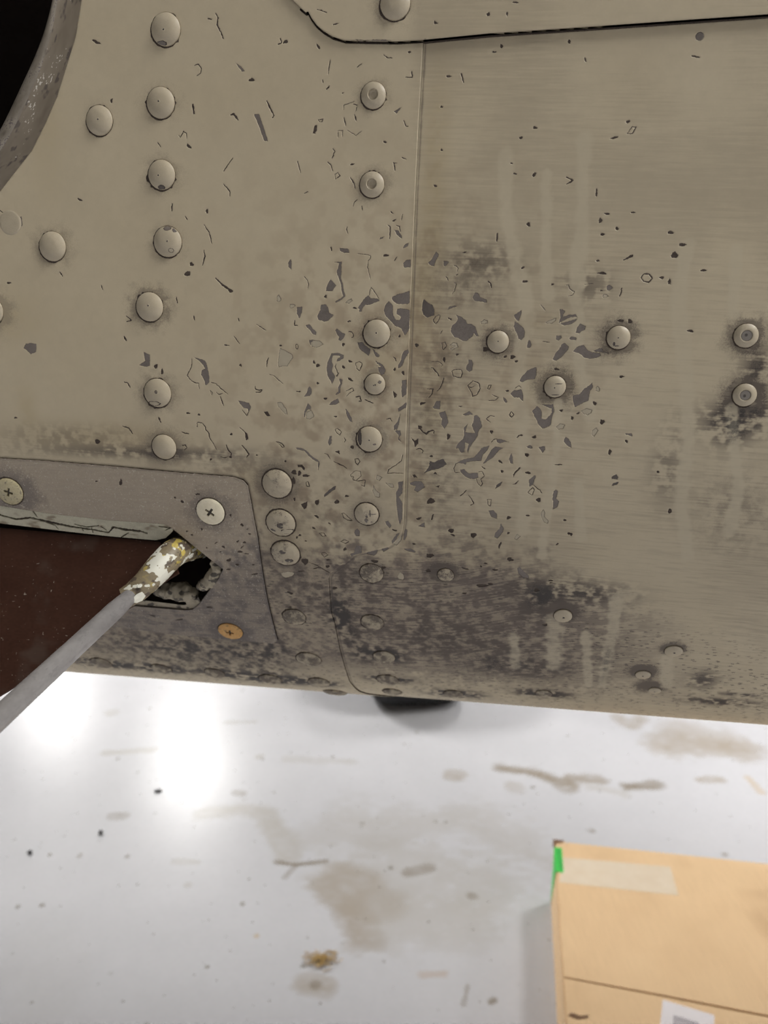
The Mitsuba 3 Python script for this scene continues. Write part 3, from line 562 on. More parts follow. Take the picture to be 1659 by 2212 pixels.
SEALANT_CRACKS = [[-18412,8232,-17593,8449,-16834,8332,-15861,8541,-14961,8711,-13669,8863,-13072,8962],[-13072,8962,-12761,8653,-12247,8754,-11492,8803,-11136,8912],[-16602,7951,-16458,8275],[-14686,8573,-14098,8714,-13445,8600],[-10517,8509,-9927,8564,-10257,8703],[-12510,9191,-12055,8913],[-19168,8306,-18412,8232],[-16103,8552,-15670,8701,-15573,8910],[-14404,8686,-14316,8936],[-13861,8703,-13862,9000],[-13377,8639,-13118,8837]]
RIM_INNER = [-11275,-14412,-11660,-12417,-12025,-11147,-12535,-10071,-13005,-9085,-13623,-8105,-14311,-7141,-15158,-6355,-15953,-5605,-17333,-4729]
RIM_MIDDLE = [-12066,-14475,-12504,-12475,-12964,-11141,-13462,-10106,-14013,-9221,-14735,-8155,-15567,-7157,-16380,-6452,-17188,-5894,-18589,-5037]
RIM_OUTER = [-12255,-14490,-12755,-12492,-13336,-11164,-13882,-10295,-14498,-9413,-15271,-8317,-16065,-7351,-16890,-6594,-17815,-6005,-19215,-5237]
BEAD_SIDE = [-8473,10479,-8263,10933,-8614,11488,-9063,11922,-9496,12161]
BEAD_BELOW = [-11893,12827,-11306,12617,-10843,12689,-10366,12706,-9958,12980,-9731,13095]
FLANGE = [-13857,13185,-12429,13115,-10442,13289,-9897,13053,-9536,12641,-9488,13020,-9806,13383,-10276,13573,-12804,13523,-14117,13460]
FASTENERS = [('dome', -8311, -11154, 575),
('dome', -8677, -8637, 560),
('dome', -11269, -8132, 548),
('dome', -8803, -6058, 551),
('dome', -8706, -3569, 580),
('plain', -13730, -3501, 581),
('dome', -9648, -1078, 575),
('dome', -16842, -971, 567),
('dome', -9609, 2388, 591),
('plain', -9584, 4691, 541),
('worn', -4708, 6205, 636),
('worn', -4741, 8061, 642),
('worn', -4728, 9632, 647),
('hollow', -374, -8475, 458),
('hollow', -435, -5419, 460),
('dome', -275, -1, 523),
('dome', -372, 1950, 411),
('dome', -646, 4162, 517),
('worn', -905, 7469, 510),
('grimy', -912, 10573, 526),
('grimy', 2385, 10467, 354),
('dome', 4401, 323, 410),
('dome', 8813, 179, 422),
('dome', 6600, 2001, 406),
('core', 13239, 124, 423),
('core', 13416, 2249, 415),
('small', 7503, 12539, 396),
('small', 12458, 14493, 388),
('small', 11429, 16561, 347),
('small', 12166, 17994, 291),
('grimy', -4927, 13636, 558),
('grimy', -1157, 13764, 537),
('grimy', -4826, 17190, 650),
('grimy', -877, 16585, 543),
('grimy', -4778, 19851, 584),
('grimy', -947, 18994, 572),
('grimy', -899, 20710, 523),
('grimy', 2414, 20200, 491),
('grimy', 7015, 19279, 409),
('grimy', -4251, 21740, 663),
('grimy', -7513, 19913, 605),
('grimy', -17249, 19417, 605),
('grimy', -13727, 19629, 585),
('grimy', -10619, 19652, 565),
('plain', 442, -11377, 536),
('flush', -15556, -4465, 505),
('flush', 10849, -9759, 134)]
SCREWS = [('olive', -17412, 6957, 650),
('cream', -7859, 7593, 638),
('rusty', -8431, 14978, 620)]
HALOS = [[-96.5,-10.8,9.3,8.4,0.6],[-88.0,-60.6,7.7,6.8,0.35],[-87.1,-35.7,7.5,6.7,0.3],[-137.3,-35.0,8.7,7.6,0.4],[-96.1,23.9,8.7,8.1,0.45],[-95.8,46.9,9.8,8.6,0.5],[-47.1,62.0,10.7,10.2,0.65],[-47.4,80.6,8.8,8.4,0.35],[-47.3,96.3,9.1,8.7,0.35],[-2.8,-0.0,7.7,7.4,0.55],[-3.7,19.5,6.7,6.6,0.5],[-6.5,41.6,8.0,8.1,0.55],[-9.1,74.7,7.6,7.5,0.45],[44.0,3.2,7.3,6.5,0.6],[88.1,1.8,7.6,7.4,0.7],[66.0,20.0,8.3,7.7,0.7],[132.4,1.2,7.2,7.2,0.75],[133.8,23.3,8.3,8.1,0.8],[-3.7,-84.8,5.9,5.3,0.35],[-4.3,-54.2,7.1,5.9,0.4],[-78.6,75.9,10.4,10.1,0.75],[-172.8,70.0,13.0,11.7,0.85],[-84.3,149.8,10.4,10.9,0.7],[74.9,123.3,7.9,7.0,1.0],[124.3,143.2,6.6,5.3,0.9],[114.0,163.2,7.3,7.2,1.0],[119.2,176.5,8.3,6.4,0.9],[-9.1,105.7,8.0,6.9,0.6],[22.7,103.4,7.3,6.2,0.9],[3.4,-113.7,7.4,6.5,0.45],[-112.7,-81.3,7.1,6.0,0.2],[-86.8,-86.4,7.6,6.5,0.25],[-167.1,-9.7,9.6,9.1,0.4]]
SOOT = [[44.7,166.6,9.3,8.6,1.0],[63.4,166.7,14.3,11.0,1.0],[69.5,192.9,14.1,5.1,1.0],[-75.1,199.1,18.1,7.2,1.0],[-104.8,196.3,11.3,5.1,0.9],[-137.3,196.3,14.6,5.8,0.95],[-171.6,195.2,18.2,5.2,0.95],[-47.9,199.2,12.3,5.2,0.9],[-8.7,165.0,11.3,7.3,0.95],[-7.7,189.1,13.9,5.0,0.9],[24.1,202.8,15.3,6.5,1.0],[-22.5,154.0,9.8,24.3,0.8],[-27.1,136.4,5.0,12.2,0.8],[152.9,187.3,19.2,4.1,0.7],[160.2,178.3,11.8,1.8,0.6],[96.7,159.4,2.5,23.4,0.55],[141.4,166.8,7.1,9.0,0.5],[138.2,13.6,7.9,10.0,0.5],[133.8,30.5,14.5,6.9,0.6],[129.7,37.6,8.1,5.3,0.35],[136.9,67.2,20.1,21.6,0.38],[-113.2,164.3,55.4,9.0,0.8],[-67.5,138.4,10.7,38.6,0.4],[-86.7,129.9,19.1,14.9,0.4],[-68.8,98.3,11.1,11.7,0.35],[-66.0,165.2,15.1,13.3,0.5],[78.8,111.2,23.1,7.4,0.5],[11.4,137.8,19.6,20.2,0.45],[30.5,150.0,39.3,14.1,0.55],[30.2,-16.9,19.2,10.1,0.32],[23.6,10.6,12.6,10.6,0.3],[36.9,-26.8,13.8,6.6,0.25],[18.3,32.3,11.1,14.8,0.3],[76.1,-16.3,9.9,6.6,0.3],[109.5,50.8,6.8,16.8,0.25],[22.0,59.2,17.0,14.2,0.35],[-33.0,122.5,20.0,15.3,0.35],[63.5,117.9,7.9,11.3,0.5],[-108.4,49.5,56.0,3.3,0.35],[-139.9,42.9,35.4,5.0,0.2],[-136.3,178.9,58.7,17.9,0.8],[-84.3,179.3,34.4,17.6,0.7],[-47.0,126.7,11.4,19.1,0.4],[-19.1,115.5,13.0,14.4,0.35],[-30.2,78.3,43.2,20.4,0.34],[-67.0,55.7,41.6,8.4,0.3],[-43.9,106.1,24.0,10.9,0.4]]
STAINS = [[-125.8,43.6,41.4,7.0,0.7],[-157.3,30.9,4.9,10.5,0.5],[-158.9,-6.2,15.1,11.4,0.4],[19.8,-69.3,5.1,28.3,0.45],[17.7,-33.9,5.9,26.5,0.6],[13.6,-6.9,4.7,17.2,0.7],[19.2,24.9,7.3,21.8,0.55],[-0.1,12.4,11.1,7.2,0.5],[-41.6,88.1,14.8,21.7,0.35],[-55.1,60.6,12.4,6.4,0.5],[64.4,19.1,10.4,7.0,0.3],[12.3,63.6,11.6,12.4,0.5],[-136.7,-76.0,8.1,23.8,0.35],[61.7,-3.2,10.2,5.1,0.25],[23.5,92.0,31.7,12.0,0.3]]
DRIPS = [[2.15,[[45.1,-63.5],[45.3,-44.5],[48.9,-26.6],[53.6,-13.3],[54.9,-3.2],[51.6,12.2],[54.1,31.8],[56.0,50.4],[56.2,81.1]]],[1.64,[[59.5,-55.2],[60.4,-26.4],[62.1,-13.2]]],[2.08,[[72.2,-67.0],[73.0,-39.0],[72.2,-13.1],[74.2,10.4],[79.7,31.4]]],[2.04,[[109.9,-30.2],[108.2,-11.1],[112.7,13.7],[116.4,39.6],[116.0,64.0],[121.8,88.9]]],[1.54,[[126.3,-28.3],[127.6,-6.1]]],[1.77,[[130.2,27.1],[132.6,41.1],[136.6,59.4],[135.8,77.4]]],[1.6,[[77.0,57.5],[79.5,82.2]]],[1.56,[[67.3,26.2],[67.7,50.0],[65.0,70.0],[64.2,92.1]]],[2.08,[[96.2,112.6],[97.0,129.8],[96.5,153.6],[97.0,179.1]]],[3.21,[[71.0,129.1],[73.1,164.5]]],[1.88,[[54.0,140.4],[55.7,166.8]]],[1.8,[[85.7,137.2],[90.6,180.1]]],[2.36,[[122.5,150.5],[126.3,174.4]]]]
DARK_LINES = [[0.47,[[15.2,-101.7],[13.8,-74.2],[12.8,-50.4],[11.7,-17.2],[10.9,7.1],[9.9,32.4],[8.8,59.6],[7.7,78.4],[6.7,83.4],[3.7,88.5],[0.1,91.5],[-15.2,96.5],[-26.8,107.4],[-28.0,110.2],[-29.7,132.6],[-29.0,141.0],[-29.4,164.2],[-29.5,197.0],[-27.3,213.3],[-22.8,220.4]]],[0.9,[[-176.0,53.7],[-153.3,54.4],[-120.3,56.1],[-88.3,58.2],[-66.4,59.3],[-61.8,60.6],[-59.9,62.9],[-59.4,70.5],[-58.7,89.0],[-60.2,124.6],[-61.0,155.5]]]]


def pairs(flat):
    return [(flat[i] / 1e5, flat[i + 1] / 1e5) for i in range(0, len(flat), 2)]


# ---------------------------------------------------------------- the skin surface: a profile drawn along the aircraft
YAW = math.radians(10)
EU = np.array([math.cos(YAW), -math.sin(YAW), 0])
N0 = np.array([-math.sin(YAW), -math.cos(YAW), 0])
ORIGIN = np.array([0.00009, 0.3106, 0.8568])
ORIGIN = EYE + 0.30 * (np.array([0, math.cos(PITCH), -math.sin(PITCH)]) + np.array([1.0, 0, 0]) * (0.5 / 1664) + np.array([0, math.sin(PITCH), math.cos(PITCH)]) * (386 / 1664))
KV = [-1.0, -.4, -.02, .03, .07, .12, .165, .198, .226, .262, .32, .50, .80, 1.5, 1.9]
KT = [-25, 0, 0, 5, 14, 27, 36, 43, 65, 85, 90, 90, 180, 180, 225.0]
_V = np.arange(-1.0, 1.9, 0.0005)
_TT = np.radians(np.interp(_V, KV, KT))
_W = np.concatenate([[0], np.cumsum(-np.sin((_TT[1:] + _TT[:-1]) / 2) * .0005)])
_Z = np.concatenate([[0], np.cumsum(-np.cos((_TT[1:] + _TT[:-1]) / 2) * .0005)])
_W -= _W[2000]
_Z -= _Z[2000]


def frame(v):
    t = np.radians(np.interp(v, KV, KT))[..., None]
    return np.cos(t) * np.array([0, 0, -1.0]) - np.sin(t) * N0, np.cos(t) * N0 - np.sin(t) * np.array([0, 0, 1.0])


def on_skin(u, v, h=0.0):
    """World points at u along, v down the skin and h off it; and the normals there."""
    u, v = np.asarray(u, float), np.asarray(v, float)
    n = frame(v)[1]
    p = ORIGIN + u[..., None] * EU + np.interp(v, _V, _W)[..., None] * N0 + np.interp(v, _V, _Z)[..., None] * np.array([0, 0, 1.0])
    return p + np.asarray(h, float)[..., None] * n, n


STRIPS = np.unique(np.round(np.concatenate([np.arange(-1.0, -.4, .05), np.arange(-.4, -.02, .02), np.arange(-.02, .34, .004), np.arange(.34, .5, .04), np.arange(.5, 1.9, .02)]), 4))


def triangles(poly, strips=True):
    """(n, 3, 2) triangles of a polygon, cut along the strips across which the skin bends."""
    if poly.is_empty:
        return np.zeros((0, 3, 2))
    parts = [poly]
    if strips:
        a, b, c, d = poly.bounds
        s = STRIPS[(STRIPS > b - .07) & (STRIPS < d + .07)]
        parts = [g for g in shapely.intersection(poly, shapely.box(a - 1, s[:-1], c + 1, s[1:])) if not g.is_empty]
    got = []
    for g in parts:
        for q in getattr(g, 'geoms', [g]):
            if q.geom_type == 'Polygon' and q.area > 1e-12:
                got.append(shapely.constrained_delaunay_triangles(q))
    xy = shapely.get_coordinates(got).reshape(-1, 4, 2)[:, :3]
    flip = np.cross(xy[:, 1] - xy[:, 0], xy[:, 2] - xy[:, 0]) > 0      # v runs down, so clockwise faces outwards
    xy[flip] = xy[flip][:, ::-1]
    return xy


def weld(xy):
    p, inv = np.unique(np.round(xy.reshape(-1, 2), 9), axis=0, return_inverse=True)
    return p, inv.reshape(-1, 3)


def shape(v, f, n, uv, bsdf):
    path = meshkit.write_ply((v, f), False, uv, None, normals=n)
    return {'type': 'ply', 'filename': path, 'face_normals': False, 'bsdf': {'type': 'ref', 'id': bsdf}}


def flat_layer(poly, h, bsdf, strips=True):
    p, f = weld(triangles(poly, strips))
    q, n = on_skin(p[:, 0], p[:, 1], np.full(len(p), h))
    return shape(q, f, n, p, bsdf)


def paint_layer(solid, top, hole_floor, rim_floor, outline, bsdf, bevel=.00028, drop=.00009, edge_bevel=.0):
    """A coat of paint with chips cut out: rounded paint edges round every chip, and walls down to what lies under the paint."""
    solid = shapely.segmentize(solid, .005)
    inner = solid.buffer(-bevel, quad_segs=2).simplify(.00002)
    if edge_bevel:
        inner = inner.difference(outline.buffer(edge_bevel, quad_segs=2).simplify(.00003))
    ring = solid.difference(inner)
    p0, f0 = weld(triangles(inner))
    q0, n0 = on_skin(p0[:, 0], p0[:, 1], np.full(len(p0), top))
    p1, f1 = weld(triangles(ring))
    shapely.prepare(inner)
    near = shapely.get_coordinates(shapely.shortest_line(shapely.points(p1), inner)).reshape(-1, 2, 2)[:, 1]
    off = p1 - near
    d = np.linalg.norm(off, axis=1)
    k = np.clip(d / bevel, 0, 1)
    q1, n1 = on_skin(p1[:, 0], p1[:, 1], top - drop * k ** 2)
    t = frame(p1[:, 1])[0]
    dirn = off / np.maximum(d, 1e-9)[:, None]
    n1 = n1 + (k * .75)[:, None] * (dirn[:, :1] * EU + dirn[:, 1:] * t)
    n1 /= np.linalg.norm(n1, axis=1, keepdims=True)
    V, F, N, UV, at = [q0, q1], [f0, f1 + len(q0)], [n0, n1], [p0, p1], len(q0) + len(q1)
    shapely.prepare(outline)
    for g in getattr(solid, 'geoms', [solid]):
        for r in [g.exterior, *g.interiors]:
            c = np.array(r.coords)[:-1]
            if len(c) < 3:
                continue
            edge = np.mean(shapely.distance(shapely.points(c), outline) < 1e-6) > .3
            low = np.where(shapely.distance(shapely.points(c), outline) < 2e-4, rim_floor, hole_floor) if edge else np.full(len(c), hole_floor)
            a, na = on_skin(c[:, 0], c[:, 1], np.full(len(c), top - drop))
            b, _ = on_skin(c[:, 0], c[:, 1], low)
            m = len(c)
            i = np.arange(m)
            j = (i + 1) % m
            e = np.roll(c, -1, 0) - np.roll(c, 1, 0)
            side = np.stack([e[:, 1], -e[:, 0]], 1) * (1 if r.is_ccw else -1) * (1 if r is g.exterior else 1)
            if r is not g.exterior:
                side = np.stack([e[:, 1], -e[:, 0]], 1) * (-1 if not r.is_ccw else 1)
                side = -side if r.is_ccw else side
            side /= np.maximum(np.linalg.norm(side, axis=1, keepdims=True), 1e-12)
            tt = frame(c[:, 1])[0]
            nn = side[:, :1] * EU + side[:, 1:] * tt
            V += [a, b]
            N += [nn, nn]
            UV += [c, c]
            F += [np.vstack([np.stack([i, j, j + m], 1), np.stack([i, j + m, i + m], 1)]) + at]
            at += 2 * m
    return shape(np.vstack(V), np.vstack(F), np.vstack(N), np.vstack(UV), bsdf)


def jagged(pts, closed=True, step=.00045, amp=.00007):
    """A broken edge through the points."""
    line = shapely.segmentize(LineString(pts + [pts[0]] if closed else pts), step)
    c = np.array(line.coords)
    j = rng.normal(0, amp, c.shape)
    j[0] = j[-1] = 0
    return c + j


def crack(pts, w):
    c = jagged(pts, False, .0006, .00006)
    t = np.gradient(c, axis=0)
    t /= np.maximum(np.linalg.norm(t, axis=1, keepdims=True), 1e-9)
    s = np.linspace(0, 1, len(c))
    width = w / 2 * (.55 + .45 * np.sin(np.pi * np.clip(s, .06, .94))) * (.65 + .7 * rng.random(len(c)))
    o = np.stack([-t[:, 1], t[:, 0]], 1) * width[:, None]
    return Polygon(np.vstack([c + o, (c - o)[::-1]])).buffer(0)


def chip_shape(ty, w, pts):
    if ty in 'cr':
        return crack(pts, max(w, 14) / 1e5)
    g = Polygon(jagged(pts)).buffer(0)
    return max(g.geoms, key=lambda q: q.area) if g.geom_type == 'MultiPolygon' else g


# ---------------------------------------------------------------- materials of the skin
def gauss(u, v, s):
    return dr.exp(-(dr.square((u - s[0]) / s[2]) + dr.square((v - s[1]) / s[3])) * 1.1) * s[4]


def path_distance(u, v, pts):
    d = mi.Float(1e9)
    for (ax, ay), (bx, by) in zip(pts, pts[1:]):
        l2 = max((bx - ax) ** 2 + (by - ay) ** 2, 1e-6)
        k = dr.clip(((u - ax) * (bx - ax) + (v - ay) * (by - ay)) / l2, 0, 1)
        d = dr.minimum(d, dr.square(u - ax - k * (bx - ax)) + dr.square(v - ay - k * (by - ay)))
    return dr.sqrt(d)


PAINT = (.37, .312, .215)
DIRT = (.058, .043, .033)


def skin_colour(p, n, uv):
    u, v = uv.x * 1000, uv.y * 1000
    fine, mid, wide = noise(u * 3.1, v * 3.1, 3), fbm(u * .35, v * .35, 7), fbm(u * .045, v * .045, 2)
    streak = fbm((u + v * .25) * .10, (v - u * .06) * 1.7, 5)
    c = mix(PAINT, (.39, .333, .235), wide) * (.95 + .07 * mid + .03 * fine)
    stain = mi.Float(0)
    for s in STAINS:
        stain += gauss(u, v, s)
    c = mix(c, (.27, .205, .10), dr.clip(stain * (.35 + .9 * mid), 0, 1) * .72)
    dirt = mi.Float(0)
    for s in HALOS:                                       # grime caught round the fasteners
        q = dr.sqrt(dr.square((u - s[0]) / s[2]) + dr.square((v - s[1]) / s[3]))
        dirt += (smoothstep(1.4, .6, q + (mid - .5) * .8 + (fine - .5) * .3) * .5 + smoothstep(1.0, .72, q + (mid - .5) * .35 + (fine - .5) * .2) * .38) * s[4]
    soot = mi.Float(0)
    for s in SOOT:  # soot blots, plus wide spots that darken the lower left skin
        soot += gauss(u, v, s) * (smoothstep(.30, .62, mid * .8 + streak * .25) if min(s[2], s[3]) < 8 else smoothstep(.22, .80, streak * .2 + mid * .8 + (fine - .5) * .15) * .6) * 2.0
    dirt += dr.clip(soot, 0, .85)
    for w, pts in DARK_LINES:  # dark lines along the seam and the cover plate edge
        q = path_distance(u, v, pts)
        dirt += smoothstep(w * 1.1, w * .2, q + (mid - .5) * w * .9) * .42
    # sooty film with wiped streaks, plus painted-in darkening where the skin turns under
    edge = 95 + .055 * dr.maximum(u + 30, 0) + .35 * dr.maximum(u - 60, 0)
    film = smoothstep(-16, 14, v - edge + (wide - .5) * 46 + (mid - .5) * 20) * smoothstep(195, 168, v + (mid - .5) * 34)
    film = film * smoothstep(150, 60, u)
    brushed = fbm((u + v * .4) * .12, (v + u * .22 * smoothstep(-10, 60, u)) * 1.9, 5)
    wiped = smoothstep(.40, .66, brushed + (mid - .5) * .35) * smoothstep(-45, 0, u) + smoothstep(.42, .70, mid) * .6
    film = film * dr.clip(.60 + .38 * wiped + (fine - .5) * .14 + (mid - .5) * .3, 0, .95)
    dirt += film * smoothstep(.5, 1.0, wiped) * .30
    speck = voronoi(u * .26 + v * .05, v * .62)
    dirt += smoothstep(-14, 25, v - edge) * smoothstep(.30, .12, speck[0] + (fine - .5) * .22 + (mid - .5) * .2) * smoothstep(.45, .75, speck[2]) * .75
    smudge = smoothstep(.44, .70, fbm(u * .17 + 3, v * .17, 6) * .7 + mid * .3)
    c = mix(c, (.205, .15, .095), smudge * (gauss(u, v, (6, 20, 70, 70, 1.0)) + gauss(u, v, (-40, 75, 55, 35, .8))) * .60)
    # rubbed film on the right skin, cleaned where water ran down
    drip = mi.Float(0)
    for w, pts in DRIPS:
        drip = dr.maximum(drip, smoothstep(w * 1.8, w * .7, path_distance(u, v, pts) + (mid - .5) * w * 1.1 + (wide - .5) * w))
    right = smoothstep(8, 14, u)
    rub = right * smoothstep(.30, .75, fbm(u * .02, v * .02, 9) + (streak - .5) * .35) * .19 + right * smoothstep(.5, .75, streak) * .07 * smoothstep(-40, 20, v)
    dirt = dr.clip(dirt + rub, 0, 1) * (1 - .6 * drip)
    c = mix(c, (.118, .090, .073), film * (1 - .5 * drip))
    c = mix(c, DIRT, dr.clip(dirt, 0, .92))
    c = mix(c, (.017, .013, .011), smoothstep(.60, 1.35, soot + (fine - .5) * .35) * .9)
    return mix(c, (.41, .375, .285), drip * right * .17)


def skin_relief(p, n, uv):
    u, v = uv.x * 1000, uv.y * 1000
    return noise(u * .9, v * .9, 1) * 9e-6 + noise(u * .05, v * .05, 4) * 2.2e-4 + noise(u * .15, v * 6, 2) * 2.5e-6 * smoothstep(8, 14, u)


scene['skin_paint'] = surfaced(skin_colour, .48, spec=.45, bump=skin_relief, eps=3e-4)


def undercoat_colour(p, n, uv):
    u, v = uv.x * 1000, uv.y * 1000
    return mix((.030, .022, .018), (.075, .058, .046), fbm(u * 1.1, v * 1.1, 3))


scene['undercoat_dark'] = surfaced(undercoat_colour, .75, spec=.2)


def primer_colour(p, n, uv):
    u, v = uv.x * 1000, uv.y * 1000
    return mix((.088, .072, .061), (.15, .127, .11), fbm(u * .32, v * .32, 2) * .75 + .25 * fbm(u * 1.6, v * 1.6, 5)) * (.9 + .2 * noise(u * 4, v * 4))


def primer_dark_colour(p, n, uv):
    u, v = uv.x * 1000, uv.y * 1000
    return mix((.05, .04, .034), (.085, .07, .06), fbm(u * .9, v * .9, 2))


def old_coat_colour(p, n, uv):
    u, v = uv.x * 1000, uv.y * 1000
    return mix((.29, .25, .18), (.345, .30, .22), fbm(u * .4, v * .4, 2))


scene['primer_grey'] = surfaced(primer_colour, .5)
scene['primer_dark'] = surfaced(primer_dark_colour, .6)
scene['old_coat'] = surfaced(old_coat_colour, .5)

# ---------------------------------------------------------------- hangar: floor, walls, ceiling
def box_mesh(x0, x1, y0, y1, z0, z1):
    return trimesh.creation.box(bounds=[[x0, y0, z0], [x1, y1, z1]])


def tapered(pa, pb, wa, wb):
    return pa, pb, wa, wb


FLOOR_STAINS = [([(-0.333,1.291),(-0.27,1.306),(-0.22,1.291),(-0.19,1.23),(-0.164,1.166)],0.022,0.75,(0.36,0.335,0.3)),([(-0.18,1.151),(-0.148,1.144),(-0.098,1.154)],0.006,0.9,(0.2,0.165,0.125)),([(-0.148,1.144),(-0.163,1.113)],0.006,0.5,(0.2,0.165,0.125)),([(-0.058,1.244),(0.146,1.272),(0.212,1.204)],0.07,0.45,(0.36,0.335,0.3)),([(-0.037,1.107),(0.093,1.13),(0.175,1.107)],0.085,0.5,(0.36,0.335,0.3)),([(0.014,1.014),(0.106,1.014)],0.06,0.5,(0.36,0.335,0.3)),([(-0.097,1.091),(-0.064,1.043),(-0.037,0.976)],0.028,0.8,(0.3,0.255,0.205)),([(-0.069,1.13),(-0.03,1.107)],0.03,0.7,(0.3,0.255,0.205)),([(-0.043,1.043),(0.0,1.054)],0.03,0.5,(0.3,0.255,0.205)),([(0.039,1.124),(0.074,1.136)],0.01,0.8,(0.2,0.165,0.125)),([(0.245,1.448),(0.312,1.427),(0.369,1.387)],0.02,1.0,(0.24,0.2,0.155)),([(0.375,1.413),(0.437,1.399)],0.015,0.9,(0.24,0.2,0.155)),([(0.413,1.379),(0.465,1.355)],0.018,0.5,(0.36,0.335,0.3)),([(0.142,1.42)],0.02,0.8,(0.3,0.255,0.205)),([(0.253,1.384)],0.02,0.5,(0.3,0.255,0.205)),([(0.482,1.379),(0.535,1.386)],0.016,1.0,(0.2,0.165,0.125)),([(0.639,1.406),(0.677,1.406)],0.012,0.8,(0.3,0.255,0.205)),([(0.736,1.413),(0.738,1.36)],0.01,0.5,(0.42,0.3,0.15)),([(0.624,1.543),(0.683,1.553),(0.76,1.519)],0.045,0.85,(0.3,0.255,0.205)),([(0.693,1.605),(0.739,1.563)],0.05,0.6,(0.3,0.255,0.205)),([(0.551,1.673),(0.569,1.627),(0.596,1.661)],0.018,0.7,(0.3,0.255,0.205)),([(-0.596,1.511),(-0.5,1.521)],0.012,0.7,(0.36,0.335,0.3)),([(-0.205,1.485),(-0.068,1.475)],0.012,0.4,(0.36,0.335,0.3)),([(-0.365,1.65),(-0.301,1.65)],0.012,0.5,(0.36,0.335,0.3)),([(-0.107,0.896),(-0.082,0.894)],0.014,0.8,(0.3,0.255,0.205)),([(-0.094,0.894)],0.007,0.8,(0.2,0.165,0.125)),([(-0.188,0.983)],0.008,0.9,(0.42,0.3,0.15)),([(0.055,0.911),(0.084,0.914)],0.009,0.5,(0.38,0.27,0.19)),([(0.614,1.107)],0.01,0.4,(0.3,0.255,0.205)),([(-0.503,1.282),(-0.485,1.282)],0.008,0.7,(0.2,0.165,0.125)),([(-0.289,1.36),(-0.275,1.355)],0.009,0.6,(0.2,0.165,0.125)),([(-0.265,1.494)],0.009,0.7,(0.36,0.335,0.3)),([(-0.65,1.696)],0.014,0.6,(0.36,0.335,0.3)),([(-0.485,0.95),(-0.462,0.84)],0.05,0.2,(0.45,0.44,0.43)),([(0.105,0.862),(0.114,0.892)],0.004,0.5,(0.2,0.165,0.125)),([(-0.353,1.154),(-0.313,1.151)],0.008,0.5,(0.36,0.335,0.3)),([(-0.522,1.166),(-0.521,1.172)],0.005,0.6,(0.2,0.165,0.125)),([(-0.318,1.094)],0.008,0.6,(0.36,0.335,0.3)),([(0.375,1.237)],0.006,0.7,(0.2,0.165,0.125)),([(0.585,1.172)],0.007,0.8,(0.2,0.165,0.125)),([(0.14,1.069)],0.008,0.8,(0.2,0.165,0.125)),([(0.142,0.866),(0.147,0.869)],0.006,0.9,(0.2,0.165,0.125))]  # stains, and one faint darker band at the near left



def floor_colour(p, n, uv):
    x, y = p.x, p.y
    wide, mid, fine = fbm(x * 1.7, y * 1.7, 3), fbm(x * 14, y * 14, 5), noise(x * 160, y * 160, 2)
    grain = fbm(x * 55, y * 90, 8)
    c = mix((.44, .437, .462), (.505, .502, .523), wide) * (.96 + .05 * mid + .02 * fine)
    for pts, w, s, col in FLOOR_STAINS:
        d = path_distance(x, y, pts) if len(pts) > 1 else dr.sqrt(dr.square(x - pts[0][0]) + dr.square(y - pts[0][1]))
        m = smoothstep(w * 1.45, w * .35, d + (mid - .5) * w * 2.0 + (grain - .5) * w * .9) * s
        c = mix(c, col, m * dr.clip(.15 + 1.3 * (mid * .5 + grain * .5), 0, 1))
    q = voronoi(x * 26, y * 26)
    c = mix(c, (.16, .14, .12), smoothstep(.07, .02, q[0] + (fine - .5) * .05) * smoothstep(.6, .9, q[2]) * .6)
    q = voronoi(x * 9 + 3, y * 9)
    return mix(c, (.20, .18, .15), smoothstep(.05, .02, q[0] + (fine - .5) * .04) * smoothstep(.62, .8, q[2]) * .7)


def floor_relief(p, n, uv):
    return noise(p.x * 60, p.y * 60, 2) * 1.6e-5 + noise(p.x * 9, p.y * 9, 1) * 1.2e-4


scene['floor_paint'] = surfaced(floor_colour, .24, spec=.6, bump=floor_relief, eps=1e-3)


def wall_colour(p, n, uv):
    return mix((.34, .34, .335), (.40, .40, .395), fbm(p.x * .8 + p.y * .8, p.z * .8, 1))


scene['wall_paint'] = surfaced(wall_colour, .7)


def structure(name, mesh, bsdf, smooth=False):
    scene[name] = mikit.ply(mesh, bsdf, smooth)
    labels[name] = {'kind': 'structure'}


